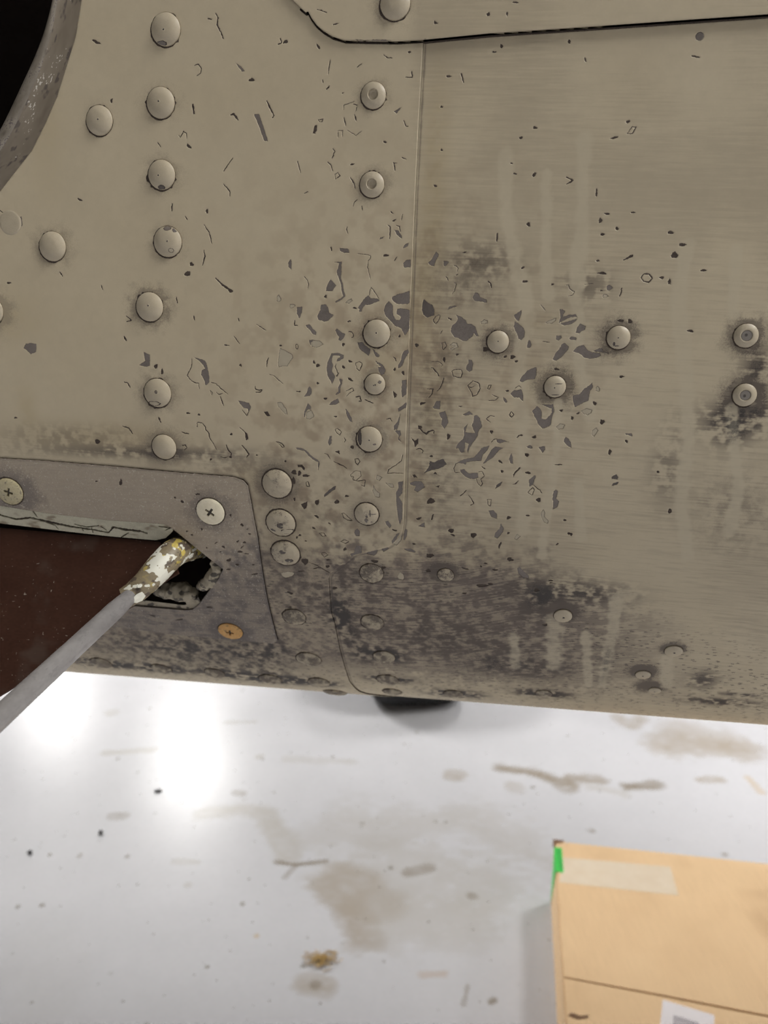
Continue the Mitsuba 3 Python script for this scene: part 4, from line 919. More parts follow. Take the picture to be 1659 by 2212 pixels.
_f = trimesh.Trimesh([[-13, -11, 0], [13, -11, 0], [13, 20, 0], [-13, 20, 0]], [[0, 1, 2], [0, 2, 3]], process=False)
scene['floor'] = mikit.ply(_f, 'floor_paint', uv=np.array(_f.vertices)[:, :2])
labels['floor'] = {'kind': 'structure'}
structure('ceiling', box_mesh(-13, 13, -11, 20, CEILING + .3, CEILING + .4), 'wall_paint')
structure('wall_left', box_mesh(-13.1, -13, -11, 20, 0, CEILING + .3), 'wall_paint')
structure('wall_right', box_mesh(13, 13.1, -11, 20, 0, CEILING + .3), 'wall_paint')
structure('wall_back', box_mesh(-13, 13, 20, 20.1, 0, CEILING + .3), 'wall_paint')
structure('wall_front', box_mesh(-13, 13, -11.1, -11, 0, CEILING + .3), 'wall_paint')
scene['lamp_housing'] = plain((.5, .5, .5), .5)
for i, (x, y, a, b) in enumerate(LAMPS):
    key = 'ceiling_lamp' + (f'_{i:03d}' if i else '')
    z = CEILING
    scene[key + '__housing'] = mikit.ply(box_mesh(x - a / 2 - .04, x + a / 2 + .04, y - b / 2 - .04, y + b / 2 + .04, z + .01, z + .301), 'lamp_housing')
    d = trimesh.Trimesh([[x - a / 2, y - b / 2, z], [x - a / 2, y + b / 2, z], [x + a / 2, y + b / 2, z], [x + a / 2, y - b / 2, z]], [[0, 1, 2], [0, 2, 3]], process=False)
    scene[key + '__diffuser'] = {**mikit.ply(d, 'lamp_housing'), 'emitter': {'type': 'area', 'radiance': {'type': 'rgb', 'value': [LAMP_POWER * c for c in LAMP_COLOUR]}}}
    labels[key] = {'label': 'white rectangular lamp on the hangar ceiling', 'category': 'lamp', 'group': 'ceiling lamps'}

# ---------------------------------------------------------------- the aircraft: shell, skins and upper panel
labels['aircraft_fuselage'] = {'label': 'beige riveted aircraft underside with chipped dirty paint above the floor', 'category': 'aircraft'}
FU = 'aircraft_fuselage__'
H_RIGHT, H_LEFT, H_UPPER, H_PLATE = .00025, .00095, .00215, .0019
seam, upper = pairs(SEAM), pairs(UPPER_EDGE)
opening_in, opening_mid, opening_out = pairs(RIM_INNER), pairs(RIM_MIDDLE), pairs(RIM_OUTER)
cutout, pocket = Polygon(pairs(CUTOUT)).buffer(0), Polygon(pairs(POCKET)).buffer(0)
plate_outline = Polygon(pairs(PLATE_EDGE) + [(-.25, .14), (-.25, .06)]).buffer(0)


def opening(edge):
    return Polygon([(edge[0][0], -.30)] + edge + [(-.50, edge[-1][1]), (-.50, -.30)]).buffer(.0)


L, TOP, END = 1.2, -1.0, 1.89
left_outline = Polygon([(-L, TOP), (seam[0][0] + .001, TOP), (seam[0][0] + .001, -.25)] + seam + [(seam[-1][0] + .009, .222), (seam[-1][0] + .02, .26), (seam[-1][0] + .02, END), (-L, END)]).buffer(0)
right_outline = box(0, TOP, L, END).union(box(-.035, .08, .01, END)).buffer(0)
right_outline = right_outline.difference(left_outline.buffer(-.004))
upper_outline = Polygon([(upper[0][0], -.24)] + upper + [(L - .1, upper[-1][1] - .02), (L - .1, -.24)]).buffer(0)
left_outline = left_outline.difference(opening(opening_in))
shell_outline = box(-L, TOP, L, END).difference(opening(opening_mid)).difference(pocket)
scene[FU + 'shell'] = flat_layer(shell_outline, 0.0, 'undercoat_dark')
labels[FU + 'shell'] = {'label': 'dark grimy under-surface showing in cracks and gaps'}
# closing walls of the fuselage outside the picture
s = np.linspace(TOP, END, 160)
for k, uu in enumerate((-L, L)):
    q, _ = on_skin(np.full(len(s), uu), s)
    c = q.mean(0)
    f = np.array([[i, (i + 1) % len(s), len(s)] for i in range(len(s))])
    scene[FU + 'bulkhead' + (f'_{k:03d}' if k else '')] = mikit.ply((np.vstack([q, c]), f), 'undercoat_dark')
q = np.vstack([on_skin(a, b)[0] for a, b in ((-L, TOP), (L, TOP), (L, END), (-L, END))])
scene[FU + 'roof'] = mikit.ply((q, np.array([[0, 1, 2], [0, 2, 3]])), 'skin_paint', uv=np.array([[-L, TOP], [L, TOP], [L, END], [-L, END]]))

# ragged grimy ring round fasteners, most shifted lower left as a made shadow crescent
FAST = [(k, u / 1e5, v / 1e5, r / 1e5) for k, u, v, r in FASTENERS]
SCREW = [(k, u / 1e5, v / 1e5, r / 1e5) for k, u, v, r in SCREWS]


def ragged_disc(u, v, r, amp=.05, n=44, spikes=.10):
    a = np.linspace(0, 2 * np.pi, n, endpoint=False)
    rr = r * (1 + amp * (rng.random(n) - .5) + spikes * (rng.random(n) > .86) * rng.random(n))
    return Polygon(np.stack([u + rr * np.cos(a), v + rr * np.sin(a)], 1)).buffer(0)


ring_holes = []
for k, u, v, r in FAST:
    if k == 'flush' and r > .003:
        continue
    if k != 'flush':
        e = {'worn': 0, 'small': 0}.get(k, .045)  # lower-left offset shapes the shadow crescent into the cut
        ring_holes.append((u, v, ragged_disc(u - e * r, v + e * .8 * r, r * {'small': 1.06, 'core': 1.05, 'worn': 1.09}.get(k, 1.06), spikes=.12 if k in ('dome', 'hollow', 'grimy') else .04)))
    else:
        ring_holes.append((u, v, ragged_disc(u, v, r * 1.02, spikes=0)))

PANELS = {'A': ('left_skin', left_outline, H_LEFT, 'skin sheet left of the seam, chipped and riveted'), 'B': ('right_skin', right_outline, H_RIGHT, 'skin sheet right of the seam with light water streaks'),
          'C': ('upper_skin', upper_outline, H_UPPER, 'overlapping skin sheet along the top with a rounded corner')}
groove = LineString([(a, b + .00016) for a, b in upper[3:]]).buffer(.00042, cap_style='flat')
counts = {}


def part_key(base):
    counts[base] = counts.get(base, -1) + 1
    return base + (f'_{counts[base]:03d}' if counts[base] else '')


for side, (name, outline, top, text) in PANELS.items():
    holes, patches = [], []
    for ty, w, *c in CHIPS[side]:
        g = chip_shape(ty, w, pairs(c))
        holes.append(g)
        if ty in 'gbd':
            patches.append((ty, g))
    for u, v, g in ring_holes:
        if outline.contains(Point(u, v)) and not (side != 'C' and upper_outline.contains(Point(u, v))):
            if not (side == 'B' and left_outline.contains(Point(u, v))):
                holes.append(g)
    if side == 'A':
        holes.append(cutout)
    if side in 'AB':
        holes.append(groove)
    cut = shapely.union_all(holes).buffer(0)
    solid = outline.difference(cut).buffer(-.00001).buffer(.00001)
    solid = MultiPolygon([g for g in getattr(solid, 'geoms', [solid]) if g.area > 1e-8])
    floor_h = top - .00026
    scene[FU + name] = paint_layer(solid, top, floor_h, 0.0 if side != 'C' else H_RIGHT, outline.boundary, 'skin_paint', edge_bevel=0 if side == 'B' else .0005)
    labels[FU + name] = {'label': text}
    if side != 'B':
        under = outline.buffer(-.0003).difference(cutout if side == 'A' else Polygon()).difference(groove)
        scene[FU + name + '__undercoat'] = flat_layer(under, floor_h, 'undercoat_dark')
        labels[FU + name + '__undercoat'] = {'label': 'dark grimy layer under the chipped paint'}
    for ty, g in patches:
        g = g.intersection(outline).buffer(-.00009 if ty != 'b' else -.00013)
        for q in getattr(g, 'geoms', [g]):
            if q.area > 2e-8:
                key = part_key(FU + name + '__bare_patch')
                scene[key] = flat_layer(q, floor_h + (.00008 if ty != 'b' else .00013), {'g': 'primer_grey', 'd': 'primer_dark', 'b': 'old_coat'}[ty], strips=False)
                if counts[FU + name + '__bare_patch'] == 0:
                    labels[key] = {'label': 'patch of grey primer where paint has chipped off'}

# ---------------------------------------------------------------- fasteners
def rivet_colour_of(dirt):
    def fn(p, n, uv):
        u, v = uv.x * 1000, uv.y * 1000
        mid, fine = fbm(u * .45, v * .45, 4), noise(u * 5, v * 5, 2)
        c = mix((.315, .268, .19), (.355, .305, .222), mid) * (.95 + .08 * fine)
        return mix(c, DIRT, smoothstep(.95 - dirt, 1.25 - dirt, mid * .8 + fine * .3) * .75 + dirt * .25)
    return fn


scene['rivet_paint'] = surfaced(rivet_colour_of(.12), .45, spec=.5)
scene['rivet_worn'] = surfaced(rivet_colour_of(.36), .5)
scene['rivet_grimy'] = surfaced(rivet_colour_of(.58), .6)
scene['pin_grime'] = plain((.05, .042, .035), .7)
scene['pin_grey'] = plain((.15, .133, .115), .5)


def place(local, u, v, h=0.0):
    """Local points (x along, y down, z off the skin) to world."""
    o, n = on_skin(u, v, h)
    t = frame(np.asarray(v, float))[0]
    return o + local[:, :1] * EU + local[:, 1:2] * t + local[:, 2:] * n


def revolve(profile, n=48, wob=0.0):
    """A turned shape from (radius, height) pairs, first at the rim, last at the axis."""
    a = np.linspace(0, 2 * np.pi, n, endpoint=False)
    rows = [np.stack([r * np.cos(a), r * np.sin(a), np.full(n, z)], 1) for r, z in profile]
    v = np.vstack(rows)
    f = []
    for k in range(len(rows) - 1):
        i = np.arange(n)
        j = (i + 1) % n
        f += [np.stack([k * n + i, (k + 1) * n + i, (k + 1) * n + j], 1), np.stack([k * n + i, (k + 1) * n + j, k * n + j], 1)]
    return v, np.vstack(f)


def dome_z(r, R, H):
    return H * (1 - (np.clip(r / R, 0, 1)) ** 2.9) + .0006


def fastener(key, kind, u, v, R, base):
    H = {'dome': .29, 'plain': .31, 'worn': .23, 'grimy': .18, 'small': .20, 'hollow': .28, 'core': .25, 'flush': .02}[kind] * R
    bs = {'worn': 'rivet_worn', 'grimy': 'rivet_grimy'}.get(kind, 'rivet_paint')
    rr = np.array([1, 1, .985, .95, .9, .82, .72, .6, .48, .36, .24, .12, .001])
    prof = [(R, -.001)] + [(R * x, dome_z(R * x, R, H)) for x in rr[1:]]
    if kind == 'flush':
        prof = [(R, -.001), (R, .00012), (R * .8, .00016), (R * .001, .00016)] if R < .003 else [(R, .0), (R * .94, .00032), (R * .8, .00042), (R * .5, .0005), (R * .001, .0005)]
        bs = 'primer_grey' if R < .003 else 'rivet_paint'
    if kind in ('hollow', 'core'):
        hole = R * (.40 if kind == 'hollow' else .46)
        prof = [(r, z) for r, z in prof if r > hole * 1.15]
        z0 = prof[-1][1]
        prof += [(hole * 1.06, z0 + .00005), (hole, z0 - .0001), (hole * .96, z0 - (.0011 if kind == 'hollow' else .0004))]
        z1 = prof[-1][1]
        prof += [(hole * .5, z1), (hole * .001, z1)]
    lv, lf = revolve(prof)
    if kind in ('worn', 'grimy'):                        # lumpy, half buried in grime
        lv[:, 2] += (meshkit.fbm(lv * 700 + u * 999, 3) - .5) * (.0008 if kind == 'grimy' else .0006) * (lv[:, 2] > 0)
    uv = np.stack([u + lv[:, 0], v + lv[:, 1]], 1)
    mesh = mikit.ply((place(lv, u, v, base), lf), bs, True, uv=uv)
    scene[key] = mesh
    if kind in ('dome', 'small', 'core'):
        pr = R * {'dome': .09, 'small': .13, 'core': .13, 'hollow': .36}[kind]
        px, py = rng.normal(0, .06 * R), rng.normal(0, .06 * R)
        zz = dome_z(0, R, H) if kind in ('dome', 'small') else z1
        if kind == 'core':
            pv, pf = revolve([(R * .45, zz + .0001), (R * .40, zz + .00022), (.00001, zz + .00022)], 28)
            scene[key + '__core'] = mikit.ply((place(pv, u, v, base), pf), 'pin_grey', 20)
            zz += .00024
        a = np.linspace(0, 2 * np.pi, 14, endpoint=False)
        if kind == 'dome':                               # small raised collar round the pin mark
            pv, pf = revolve([(pr * 1.35, zz - .0001), (pr * 1.2, zz + .00008), (pr, zz + .00008), (pr * .9, zz - .00003), (pr * .01, zz - .00003)], 18)
            scene[key + '__collar'] = mikit.ply((place(pv + [px, py, 0], u, v, base), pf), bs, True, uv=np.stack([u + pv[:, 0], v + pv[:, 1]], 1))
            pr *= .62
            zz += .00002
        pv, pf = revolve([(pr, zz + .00001), (pr * .95, zz + .00003), (pr * .01, zz + .00003)], 14)
        scene[key + '__pin_mark'] = mikit.ply((place(pv + [px, py, 0], u, v, base), pf), 'pin_grime', 20)


def rivet_chip(key, u, v, R, H, base, cx, cy, rx, ry, bsdf='primer_grey'):
    """A chip in the paint of a domed head, lying on the dome."""
    n = 18
    a = np.linspace(0, 2 * np.pi, n, endpoint=False)
    q = 1 + .18 * (rng.random(n) - .5)
    for grow, b, dz, name in ((1.22, 'undercoat_dark', .00004, 'chip_edge'), (1.0, bsdf, .00008, 'chip')):
        pts = [np.stack([cx + rx * q * s_ * grow * np.cos(a), cy + ry * q * s_ * grow * np.sin(a)], 1) for s_ in (1, .6, .25, .001)]
        pts = np.vstack(pts)
        rad = np.hypot(pts[:, 0], pts[:, 1])
        pts *= np.minimum(1, R * .985 / np.maximum(rad, 1e-9))[:, None]
        z = dome_z(np.hypot(pts[:, 0], pts[:, 1]), R, H) + dz
        f = []
        for k in range(3):
            i = np.arange(n)
            j = (i + 1) % n
            f += [np.stack([k * n + i, (k + 1) * n + i, (k + 1) * n + j], 1), np.stack([k * n + i, (k + 1) * n + j, k * n + j], 1)]
        scene[part_key(key + '__' + name)] = mikit.ply((place(np.column_stack([pts, z]), u, v, base), np.vstack(f)), b, True, uv=pts + [u, v])


RIVET_KEYS = []
for k, u, v, r in FAST:
    base = H_UPPER if upper_outline.contains(Point(u, v)) else H_LEFT if left_outline.contains(Point(u, v)) else H_RIGHT
    name = {'hollow': 'hollow_rivet', 'core': 'pop_rivet', 'flush': 'flush_rivet'}.get(k, 'rivet')
    key = part_key(FU + name)
    fastener(key, k, u, v, r, base - .0002)
    RIVET_KEYS.append(key)
    if counts[FU + name] == 0:
        labels[key] = {'label': {'hollow_rivet': 'beige round rivet with an open hole', 'pop_rivet': 'beige ring-shaped rivet with a grey core', 'flush_rivet': 'flat grey rivet head level with the paint'}.get(name, 'beige painted domed rivet head')}


def chips_on(i, *chips):
    k, u, v, r = FAST[i]
    base = (H_LEFT if left_outline.contains(Point(u, v)) else H_RIGHT) - .0002
    H = {'dome': .29, 'plain': .31, 'worn': .23, 'grimy': .18}[k] * r
    for cx, cy, rx, ry, b in chips:
        rivet_chip(RIVET_KEYS[i], u, v, r, H, base, cx * r, cy * r, rx * r, ry * r, b)


chips_on(0, (-.35, .88, .34, .14, 'primer_grey'))
chips_on(3, (.0, .86, .22, .13, 'primer_dark'))
chips_on(4, (.10, -.84, .24, .12, 'primer_grey'), (.62, -.76, .15, .15, 'primer_dark'), (.32, .60, .16, .12, 'old_coat'))
chips_on(8, (-.25, .72, .42, .14, 'old_coat'), (.05, -.1, .10, .10, 'primer_dark'))
chips_on(11, (.05, .08, .22, .16, 'primer_dark'), (.45, .55, .40, .18, 'old_coat'), (-.5, .45, .2, .1, 'primer_dark'))
chips_on(12, (.25, .45, .26, .14, 'primer_dark'), (-.1, -.3, .2, .14, 'primer_dark'))
chips_on(16, (.52, -.22, .13, .13, 'primer_grey'), (.08, .05, .07, .07, 'primer_dark'))
chips_on(17, (-.72, -.15, .14, .5, 'primer_dark'), (.45, .35, .1, .06, 'primer_grey'))
chips_on(18, (.05, .1, .09, .09, 'primer_dark'), (.0, .5, .12, .2, 'primer_grey'), (.35, -.2, .04, .28, 'primer_dark'), (.55, -.12, .25, .03, 'primer_dark'))
chips_on(22, (-.38, .55, .08, .14, 'primer_dark'), (-.15, .72, .16, .04, 'primer_dark'))
chips_on(23, (.3, -.3, .30, .035, 'primer_dark'), (.05, .74, .3, .035, 'primer_dark'))

# worn metal rim of the dark opening at the upper left
def rim_colour(p, n, uv):
    x, y = uv.x * 1000, uv.y * 1000
    m, f = fbm(x * .28, y * .12, 4), noise(x * 2.2, y * 1.1, 3)
    c = mix((.10, .08, .058), (.17, .143, .108), m)
    c = mix(c, (.045, .036, .034), smoothstep(.60, .75, fbm(x * .5 + 9, y * .2, 4)) * .7)
    return mix(c, (.45, .42, .37), smoothstep(.80, .90, f * .5 + m * .6) * .8)


def lip_colour(p, n, uv):
    x, y = uv.x * 1000, uv.y * 1000
    m, f = fbm(x * .5, y * .2, 6), noise(x * 3, y * 2, 3)
    c = mix((.085, .07, .052), (.20, .175, .14), m)
    return mix(c, (.07, .055, .06), smoothstep(.62, .78, f * .5 + m * .5) * .8)


scene['rim_metal'] = surfaced(rim_colour, .5, spec=.35)
scene['lip_metal'] = surfaced(lip_colour, .42, spec=.5)


def resample(pts, n):
    from scipy.interpolate import CubicSpline
    c = np.array(pts)
    return CubicSpline(np.arange(len(c)), c)(np.linspace(0, len(c) - 1, n))


def loft(rows, bsdf, smooth=True, closed=False):
    """Quads between point rows of equal length."""
    m = len(rows[0])
    v = np.vstack(rows)
    d = [np.concatenate([[0], np.cumsum(np.linalg.norm(np.diff(r, axis=0), axis=1))]) for r in rows]
    across = np.concatenate([[0], np.cumsum([np.linalg.norm(b - a, axis=1).mean() for a, b in zip(rows, rows[1:])])])
    uv = np.vstack([np.stack([np.full(m, across[k]), d[k]], 1) for k in range(len(rows))])
    f = []
    i = np.arange(m - 1)
    for k in range(len(rows) - 1):
        a = k * m + i
        f.append(np.stack([a, a + 1, a + m + 1, a + m], 1))
    return mikit.ply((v, np.vstack(f)), bsdf, smooth, uv=uv)


ri, rm, ro = (resample(e, 70) for e in (opening_in, opening_mid, opening_out))
wob = (meshkit.fbm(np.column_stack([ri * 90, np.zeros(70)]), 3) - .5) * .0016
rows = []
for t, h in ((0, -.0002), (.12, .0002), (.5, .0004), (.85, .0012), (1, .0022)):
    q = ri * (1 - t) + rm * t
    if t == 0:
        q = q + np.stack([np.full(70, .0012), np.zeros(70)], 1)
    rows.append(on_skin(q[:, 0], q[:, 1], np.full(70, H_LEFT - .0004 + h) + wob * (t > .3) * .25)[0])
scene[FU + 'opening_rim'] = loft(rows, 'rim_metal')
labels[FU + 'opening_rim'] = {'label': 'worn bare brown metal rim round the dark opening'}
rows = []
for t, h in ((0, .0022), (.15, .0030), (.5, .0032), (.85, .0024), (1, .0008), (1.03, -.012), (1.05, -.03)):
    q = rm * (1 - t) + ro * t
    rows.append(on_skin(q[:, 0], q[:, 1], np.full(70, H_LEFT - .0004 + h))[0])
scene[FU + 'rim_lip'] = loft(rows, 'lip_metal')
labels[FU + 'rim_lip'] = {'label': 'scuffed light metal lip along the edge of the opening'}

# ---------------------------------------------------------------- screwed cover plate
labels['cover_plate'] = {'label': 'dirty beige cover plate with three cross-head screws beside the brown plate', 'category': 'cover plate'}
specks = [chip_shape(ty, w, pairs(c)) for ty, w, *c in PLATE_SPECKS]
screw_holes = [ragged_disc(u, v, r * 1.07, .03, spikes=.05) for _, u, v, r in SCREW]
plate_solid = plate_outline.difference(shapely.union_all(specks + screw_holes + [cutout]).buffer(0)).buffer(-.00001).buffer(.00001)
plate_solid = max(getattr(plate_solid, 'geoms', [plate_solid]), key=lambda g: g.area) if plate_solid.geom_type == 'Polygon' else MultiPolygon([g for g in plate_solid.geoms if g.area > 1e-7])


def plate_colour(p, n, uv):
    u, v = uv.x * 1000, uv.y * 1000
    fine, mid = noise(u * 3.1, v * 3.1, 3), fbm(u * .3, v * .3, 7)
    streak = fbm(u * .12, v * 1.5, 5)
    c = mix((.245, .20, .148), (.30, .25, .188), mid) * (.94 + .1 * fine)
    dirt = mi.Float(0)
    for s in HALOS:
        if s[0] < -75 and s[1] > 55:
            q = dr.sqrt(dr.square((u - s[0]) / s[2]) + dr.square((v - s[1]) / s[3]))
            dirt += smoothstep(1.35, .5, q + (mid - .5) * .7 + (fine - .5) * .3) * s[4] * .75
    for w, pts in DARK_LINES[1:]:
        dirt += smoothstep(w * 1.3, w * .2, path_distance(u, v, pts) + (mid - .5) * w * 1.2) * .35
    dirt += smoothstep(88, 112, v + (u + 75) * .35 + (mid - .5) * 26) * (.44 + .28 * smoothstep(.35, .65, streak * .35 + mid * .65))  # plate gets darker towards its lower right, broken by streaks
    dirt += smoothstep(.45, .72, streak * .4 + mid * .6) * .12
    c = mix(c, (.055, .043, .042), dr.clip(dirt, 0, .88))
    return mix(c, (.45, .42, .36), smoothstep(.80, .88, fine * .6 + noise(u * 1.3, v * 1.3, 8) * .5) * .4)


scene['plate_paint'] = surfaced(plate_colour, .42, spec=.5, bump=skin_relief, eps=3e-4)
scene['cover_plate__sheet'] = paint_layer(plate_solid, H_PLATE, H_PLATE - .00026, H_LEFT, plate_outline.boundary, 'plate_paint', bevel=.0004, drop=.0002)
scene['cover_plate__undercoat'] = flat_layer(plate_outline.buffer(-.0004).difference(cutout), H_PLATE - .00026, 'undercoat_dark')
labels['cover_plate__undercoat'] = {'label': 'dark layer under the plate paint'}


def screw_colour_of(a, b, grime):
    def fn(p, n, uv):
        u, v = uv.x * 1000, uv.y * 1000
        m = fbm(u * .9, v * .9, 3)
        return mix(mix(a, b, m), DIRT, smoothstep(.72 - grime, 1.0 - grime, noise(u * 1.7, v * 1.7, 4) * .5 + m * .5) * .8)
    return fn


scene['screw_olive'] = surfaced(screw_colour_of((.30, .255, .145), (.40, .35, .215), .12), .4, spec=.6)
scene['screw_cream'] = surfaced(screw_colour_of((.52, .465, .335), (.62, .565, .43), .0), .35, spec=.6)
scene['screw_rusty'] = surfaced(screw_colour_of((.40, .20, .06), (.50, .31, .12), .18), .6, spec=.3)


def head_mesh(R, angle, arm, wide):
    prof = [(0.0, -.0012), (R, -.0012), (R, .0002), (R * .96, .00042), (R * .8, .00070), (R * .5, .00095), (0.0, .00105)]
    body = m3.CrossSection([np.array([(r, z) for r, z in prof])], m3.FillRule.Positive).revolve(56) if hasattr(m3.CrossSection, 'revolve') else m3.Manifold.revolve(m3.CrossSection([np.array(prof)]), 56)
    cross = m3.Manifold.cube([2 * arm, wide, .004], True) + m3.Manifold.cube([wide, 2 * arm, .004], True)
    cross = cross.rotate([0, 0, angle]).translate([0, 0, .0019])
    return body - cross


for i, ((k, u, v, r), (ang, arm, lab)) in enumerate(zip(SCREW, ((20, .34, 'olive painted cross-head screw'), (38, .36, 'clean cream cross-head screw'), (10, .34, 'rusty orange cross-head screw')))):
    key = part_key('cover_plate__screw')
    m = head_mesh(r, ang, r * arm, r * .17).to_mesh()
    lv, lf = m.vert_properties[:, :3].astype(float), m.tri_verts[:, ::-1]
    tm = trimesh.graph.smooth_shade(trimesh.Trimesh(lv, m.tri_verts, process=True), angle=math.radians(35), facet_minarea=None)
    lv = np.array(tm.vertices)
    scene[key] = mikit.ply((place(lv, u, v, H_PLATE), np.array(tm.faces)[:, ::-1]), 'screw_' + k, True, uv=np.stack([u + lv[:, 0], v + lv[:, 1]], 1))
    labels[key] = {'label': lab}
    c = trimesh.creation.cylinder(r * .40, .0004, sections=20)
    scene[key + '__recess'] = mikit.ply((place(np.array(c.vertices) + [0, 0, -.0002], u, v, H_PLATE), np.array(c.faces)), 'pin_grime')

# ---------------------------------------------------------------- sealant round the cutout
labels[FU + 'sealant_strip'] = {'label': 'cracked pale sealant strip above the brown plate'}


def sealant_colour(p, n, uv):
    u, v = uv.x * 1000, uv.y * 1000
    m, f = fbm(u * .35, v * .5, 3), noise(u * 2.4, v * 2.4, 7)
    c = mix((.35, .325, .24), (.46, .435, .33), m) * (.93 + .12 * f)
    return mix(c, (.13, .085, .045), smoothstep(.58, .74, fbm(u * .12 + 4, v * .3, 2)) * .7)


def crust_colour(p, n, uv):
    q = p * 1000
    m, f = fbm(q.x * .35, q.y * .35, q.z * .35), fbm(q.x * 1.3, q.y * 1.3, q.z * 1.3)
    c = mix((.17, .145, .105), (.33, .29, .215), m)
    return mix(c, (.03, .025, .02), smoothstep(.53, .62, fbm(q.x * .34 + 2, q.y * .34, q.z * .34)) * .9)


scene['sealant_paint'] = surfaced(sealant_colour, .55)
scene['crust'] = surfaced(crust_colour, .7)
seal = Polygon(pairs(SEALANT)).buffer(0)
cracks = shapely.union_all([crack(pairs(c), .0011 if i < 2 else .0006) for i, c in enumerate(SEALANT_CRACKS)]).buffer(0)
seal_solid = seal.difference(cracks).buffer(-.00001).buffer(.00001)
seal_solid = MultiPolygon([g for g in getattr(seal_solid, 'geoms', [seal_solid]) if g.area > 5e-8])
scene[FU + 'sealant_strip'] = paint_layer(seal_solid, .0009, .0001, .0001, seal.boundary, 'sealant_paint')


def bead(pts, r, h, bsdf, seed, lump=.45, n=60, sides=22):
    """A lumpy crusty bead lying along a path on the skin."""
    c = resample(pts, n)
    q, nn = on_skin(c[:, 0], c[:, 1], np.full(n, h))
    t = np.gradient(q, axis=0)
    t /= np.linalg.norm(t, axis=1, keepdims=True)
    b = np.cross(t, nn)
    a = np.linspace(0, 2 * np.pi, sides + 1)
    taper = np.sin(np.pi * np.linspace(.04, .96, n)) ** .4
    rows = []
    for x in a:
        d = np.cos(x) * nn + np.sin(x) * b
        base = q + d * (r * taper)[:, None]
        k = 1 + lump * (meshkit.fbm(base * 420, 3, seed) - .5) * 2
        rows.append(q + d * (r * taper * k)[:, None])
    return loft(rows[::-1], bsdf)


scene[FU + 'sealant_bead'] = bead(pairs(BEAD_SIDE), .0034, -.0010, 'crust', 1)
scene[FU + 'sealant_bead_001'] = bead(pairs(BEAD_BELOW), .0046, -.0022, 'crust', 2)
labels[FU + 'sealant_bead'] = {'label': 'crusty broken bead at the right side of the hole'}
labels[FU + 'sealant_bead_001'] = {'label': 'crusty lumps below the hole'}
scene[FU + 'sealant_flange'] = flat_layer(Polygon(pairs(FLANGE)).buffer(0), .0008, 'crust')

# ---------------------------------------------------------------- brown plate with grey edge tube
labels['brown_plate'] = {'label': 'dark brown sheet reaching in from the left under the sealant strip', 'category': 'metal plate'}


def brown_colour(p, n, uv):
    q = p * 1000
    m = fbm(q.x * .05, q.z * .07, q.y * .05)
    f = noise(q.x * .9, q.z * 1.6, 3)
    c = mix((.026, .0096, .0055), (.042, .0185, .0115), m) * (.9 + .2 * f)
    c = mix(c, (.06, .045, .036), smoothstep(.58, .80, fbm(q.x * .07 + 5, q.z * .10, 6)) * .4)
    return mix(c, (.26, .23, .19), smoothstep(.95, .985, noise(q.x * 1.1, q.z * 1.3, 8)) * .6)


scene['brown_paint'] = surfaced(brown_colour, .6, spec=.12)
A1, A2, B1, B2, B3, A0 = (np.array(q) for q in ([-.1814, .3543, .7671], [-.1026, .3417, .7635], [-.0929, .3343, .7507], [-.1720, .3203, .6978], [-.2027, .3155, .6784], [-.2173, .3602, .7691]))
pn = np.cross(A2 - A1, B2 - A1)
pn /= np.linalg.norm(pn)
pn = pn if pn @ (EYE - A1) > 0 else -pn
rim = [A0 + [-.06, .0, .001], A0, A1, A2, (A2 + B1) / 2 + [.0015, 0, 0], B1]
low = []
for t in np.linspace(0, 1, 16)[1:]:
    low.append(B1 * (1 - t) + B2 * t + np.array([0, 0, 1]) * .0006 * math.sin(t * 19))
rim += low + [B3, B3 + [-.08, -.005, -.03]]
rim = np.array([q - ((q - A1) @ pn) * pn for q in rim])
rim[:4] -= .0015 * pn
ex = (A2 - A1) / np.linalg.norm(A2 - A1)
ey = np.cross(pn, ex)
flat2 = Polygon(np.stack([(rim - A1) @ ex, (rim - A1) @ ey], 1)).buffer(0)
sheet = trimesh.creation.extrude_polygon(flat2.buffer(-.0003).buffer(.0003), .0018, engine='earcut')
sv = np.array(sheet.vertices)
scene['brown_plate__sheet'] = mikit.ply((A1 + sv[:, :1] * ex + sv[:, 1:2] * ey + (sv[:, 2:] - .0018) * pn, np.array(sheet.faces)), 'brown_paint')


def sweep(points, radii, sides=28, wob=0.0, seed=0, n=90, cap=True):
    from scipy.interpolate import CubicSpline
    pts = np.array(points, float)
    s_ = np.concatenate([[0], np.cumsum(np.linalg.norm(np.diff(pts, axis=0), axis=1))])
    k = np.linspace(0, s_[-1], n)
    c = CubicSpline(s_, pts)(k)
    r = np.interp(k, s_, radii)
    t = np.gradient(c, axis=0)
    t /= np.linalg.norm(t, axis=1, keepdims=True)
    a = np.cross(t, [0, 0, 1.0])
    a /= np.linalg.norm(a, axis=1, keepdims=True)
    b = np.cross(t, a)
    ang = np.linspace(0, 2 * np.pi, sides + 1)
    rows = []
    for x in ang:
        d = np.cos(x) * a + np.sin(x) * b
        rr = r * (1 + wob * (meshkit.fbm((c + d * r[:, None]) * 260, 3, seed) - .5) * 2)
        rows.append(c + d * rr[:, None])
    return rows, c, t, a, b


def tube_colour(p, n, uv):
    x, y = uv.x * 1000, uv.y * 1000
    m, f = fbm(x * .18, y * .10, 4), noise(x * 1.6, y * .8, 6)
    c = mix((.13, .122, .121), (.19, .182, .18), m) * (.93 + .12 * f)
    scuff = smoothstep(.58, .72, fbm(x * .35 + 3, y * .22, 5) * .7 + f * .3)
    return mix(c, (.12, .115, .115), scuff * .6)


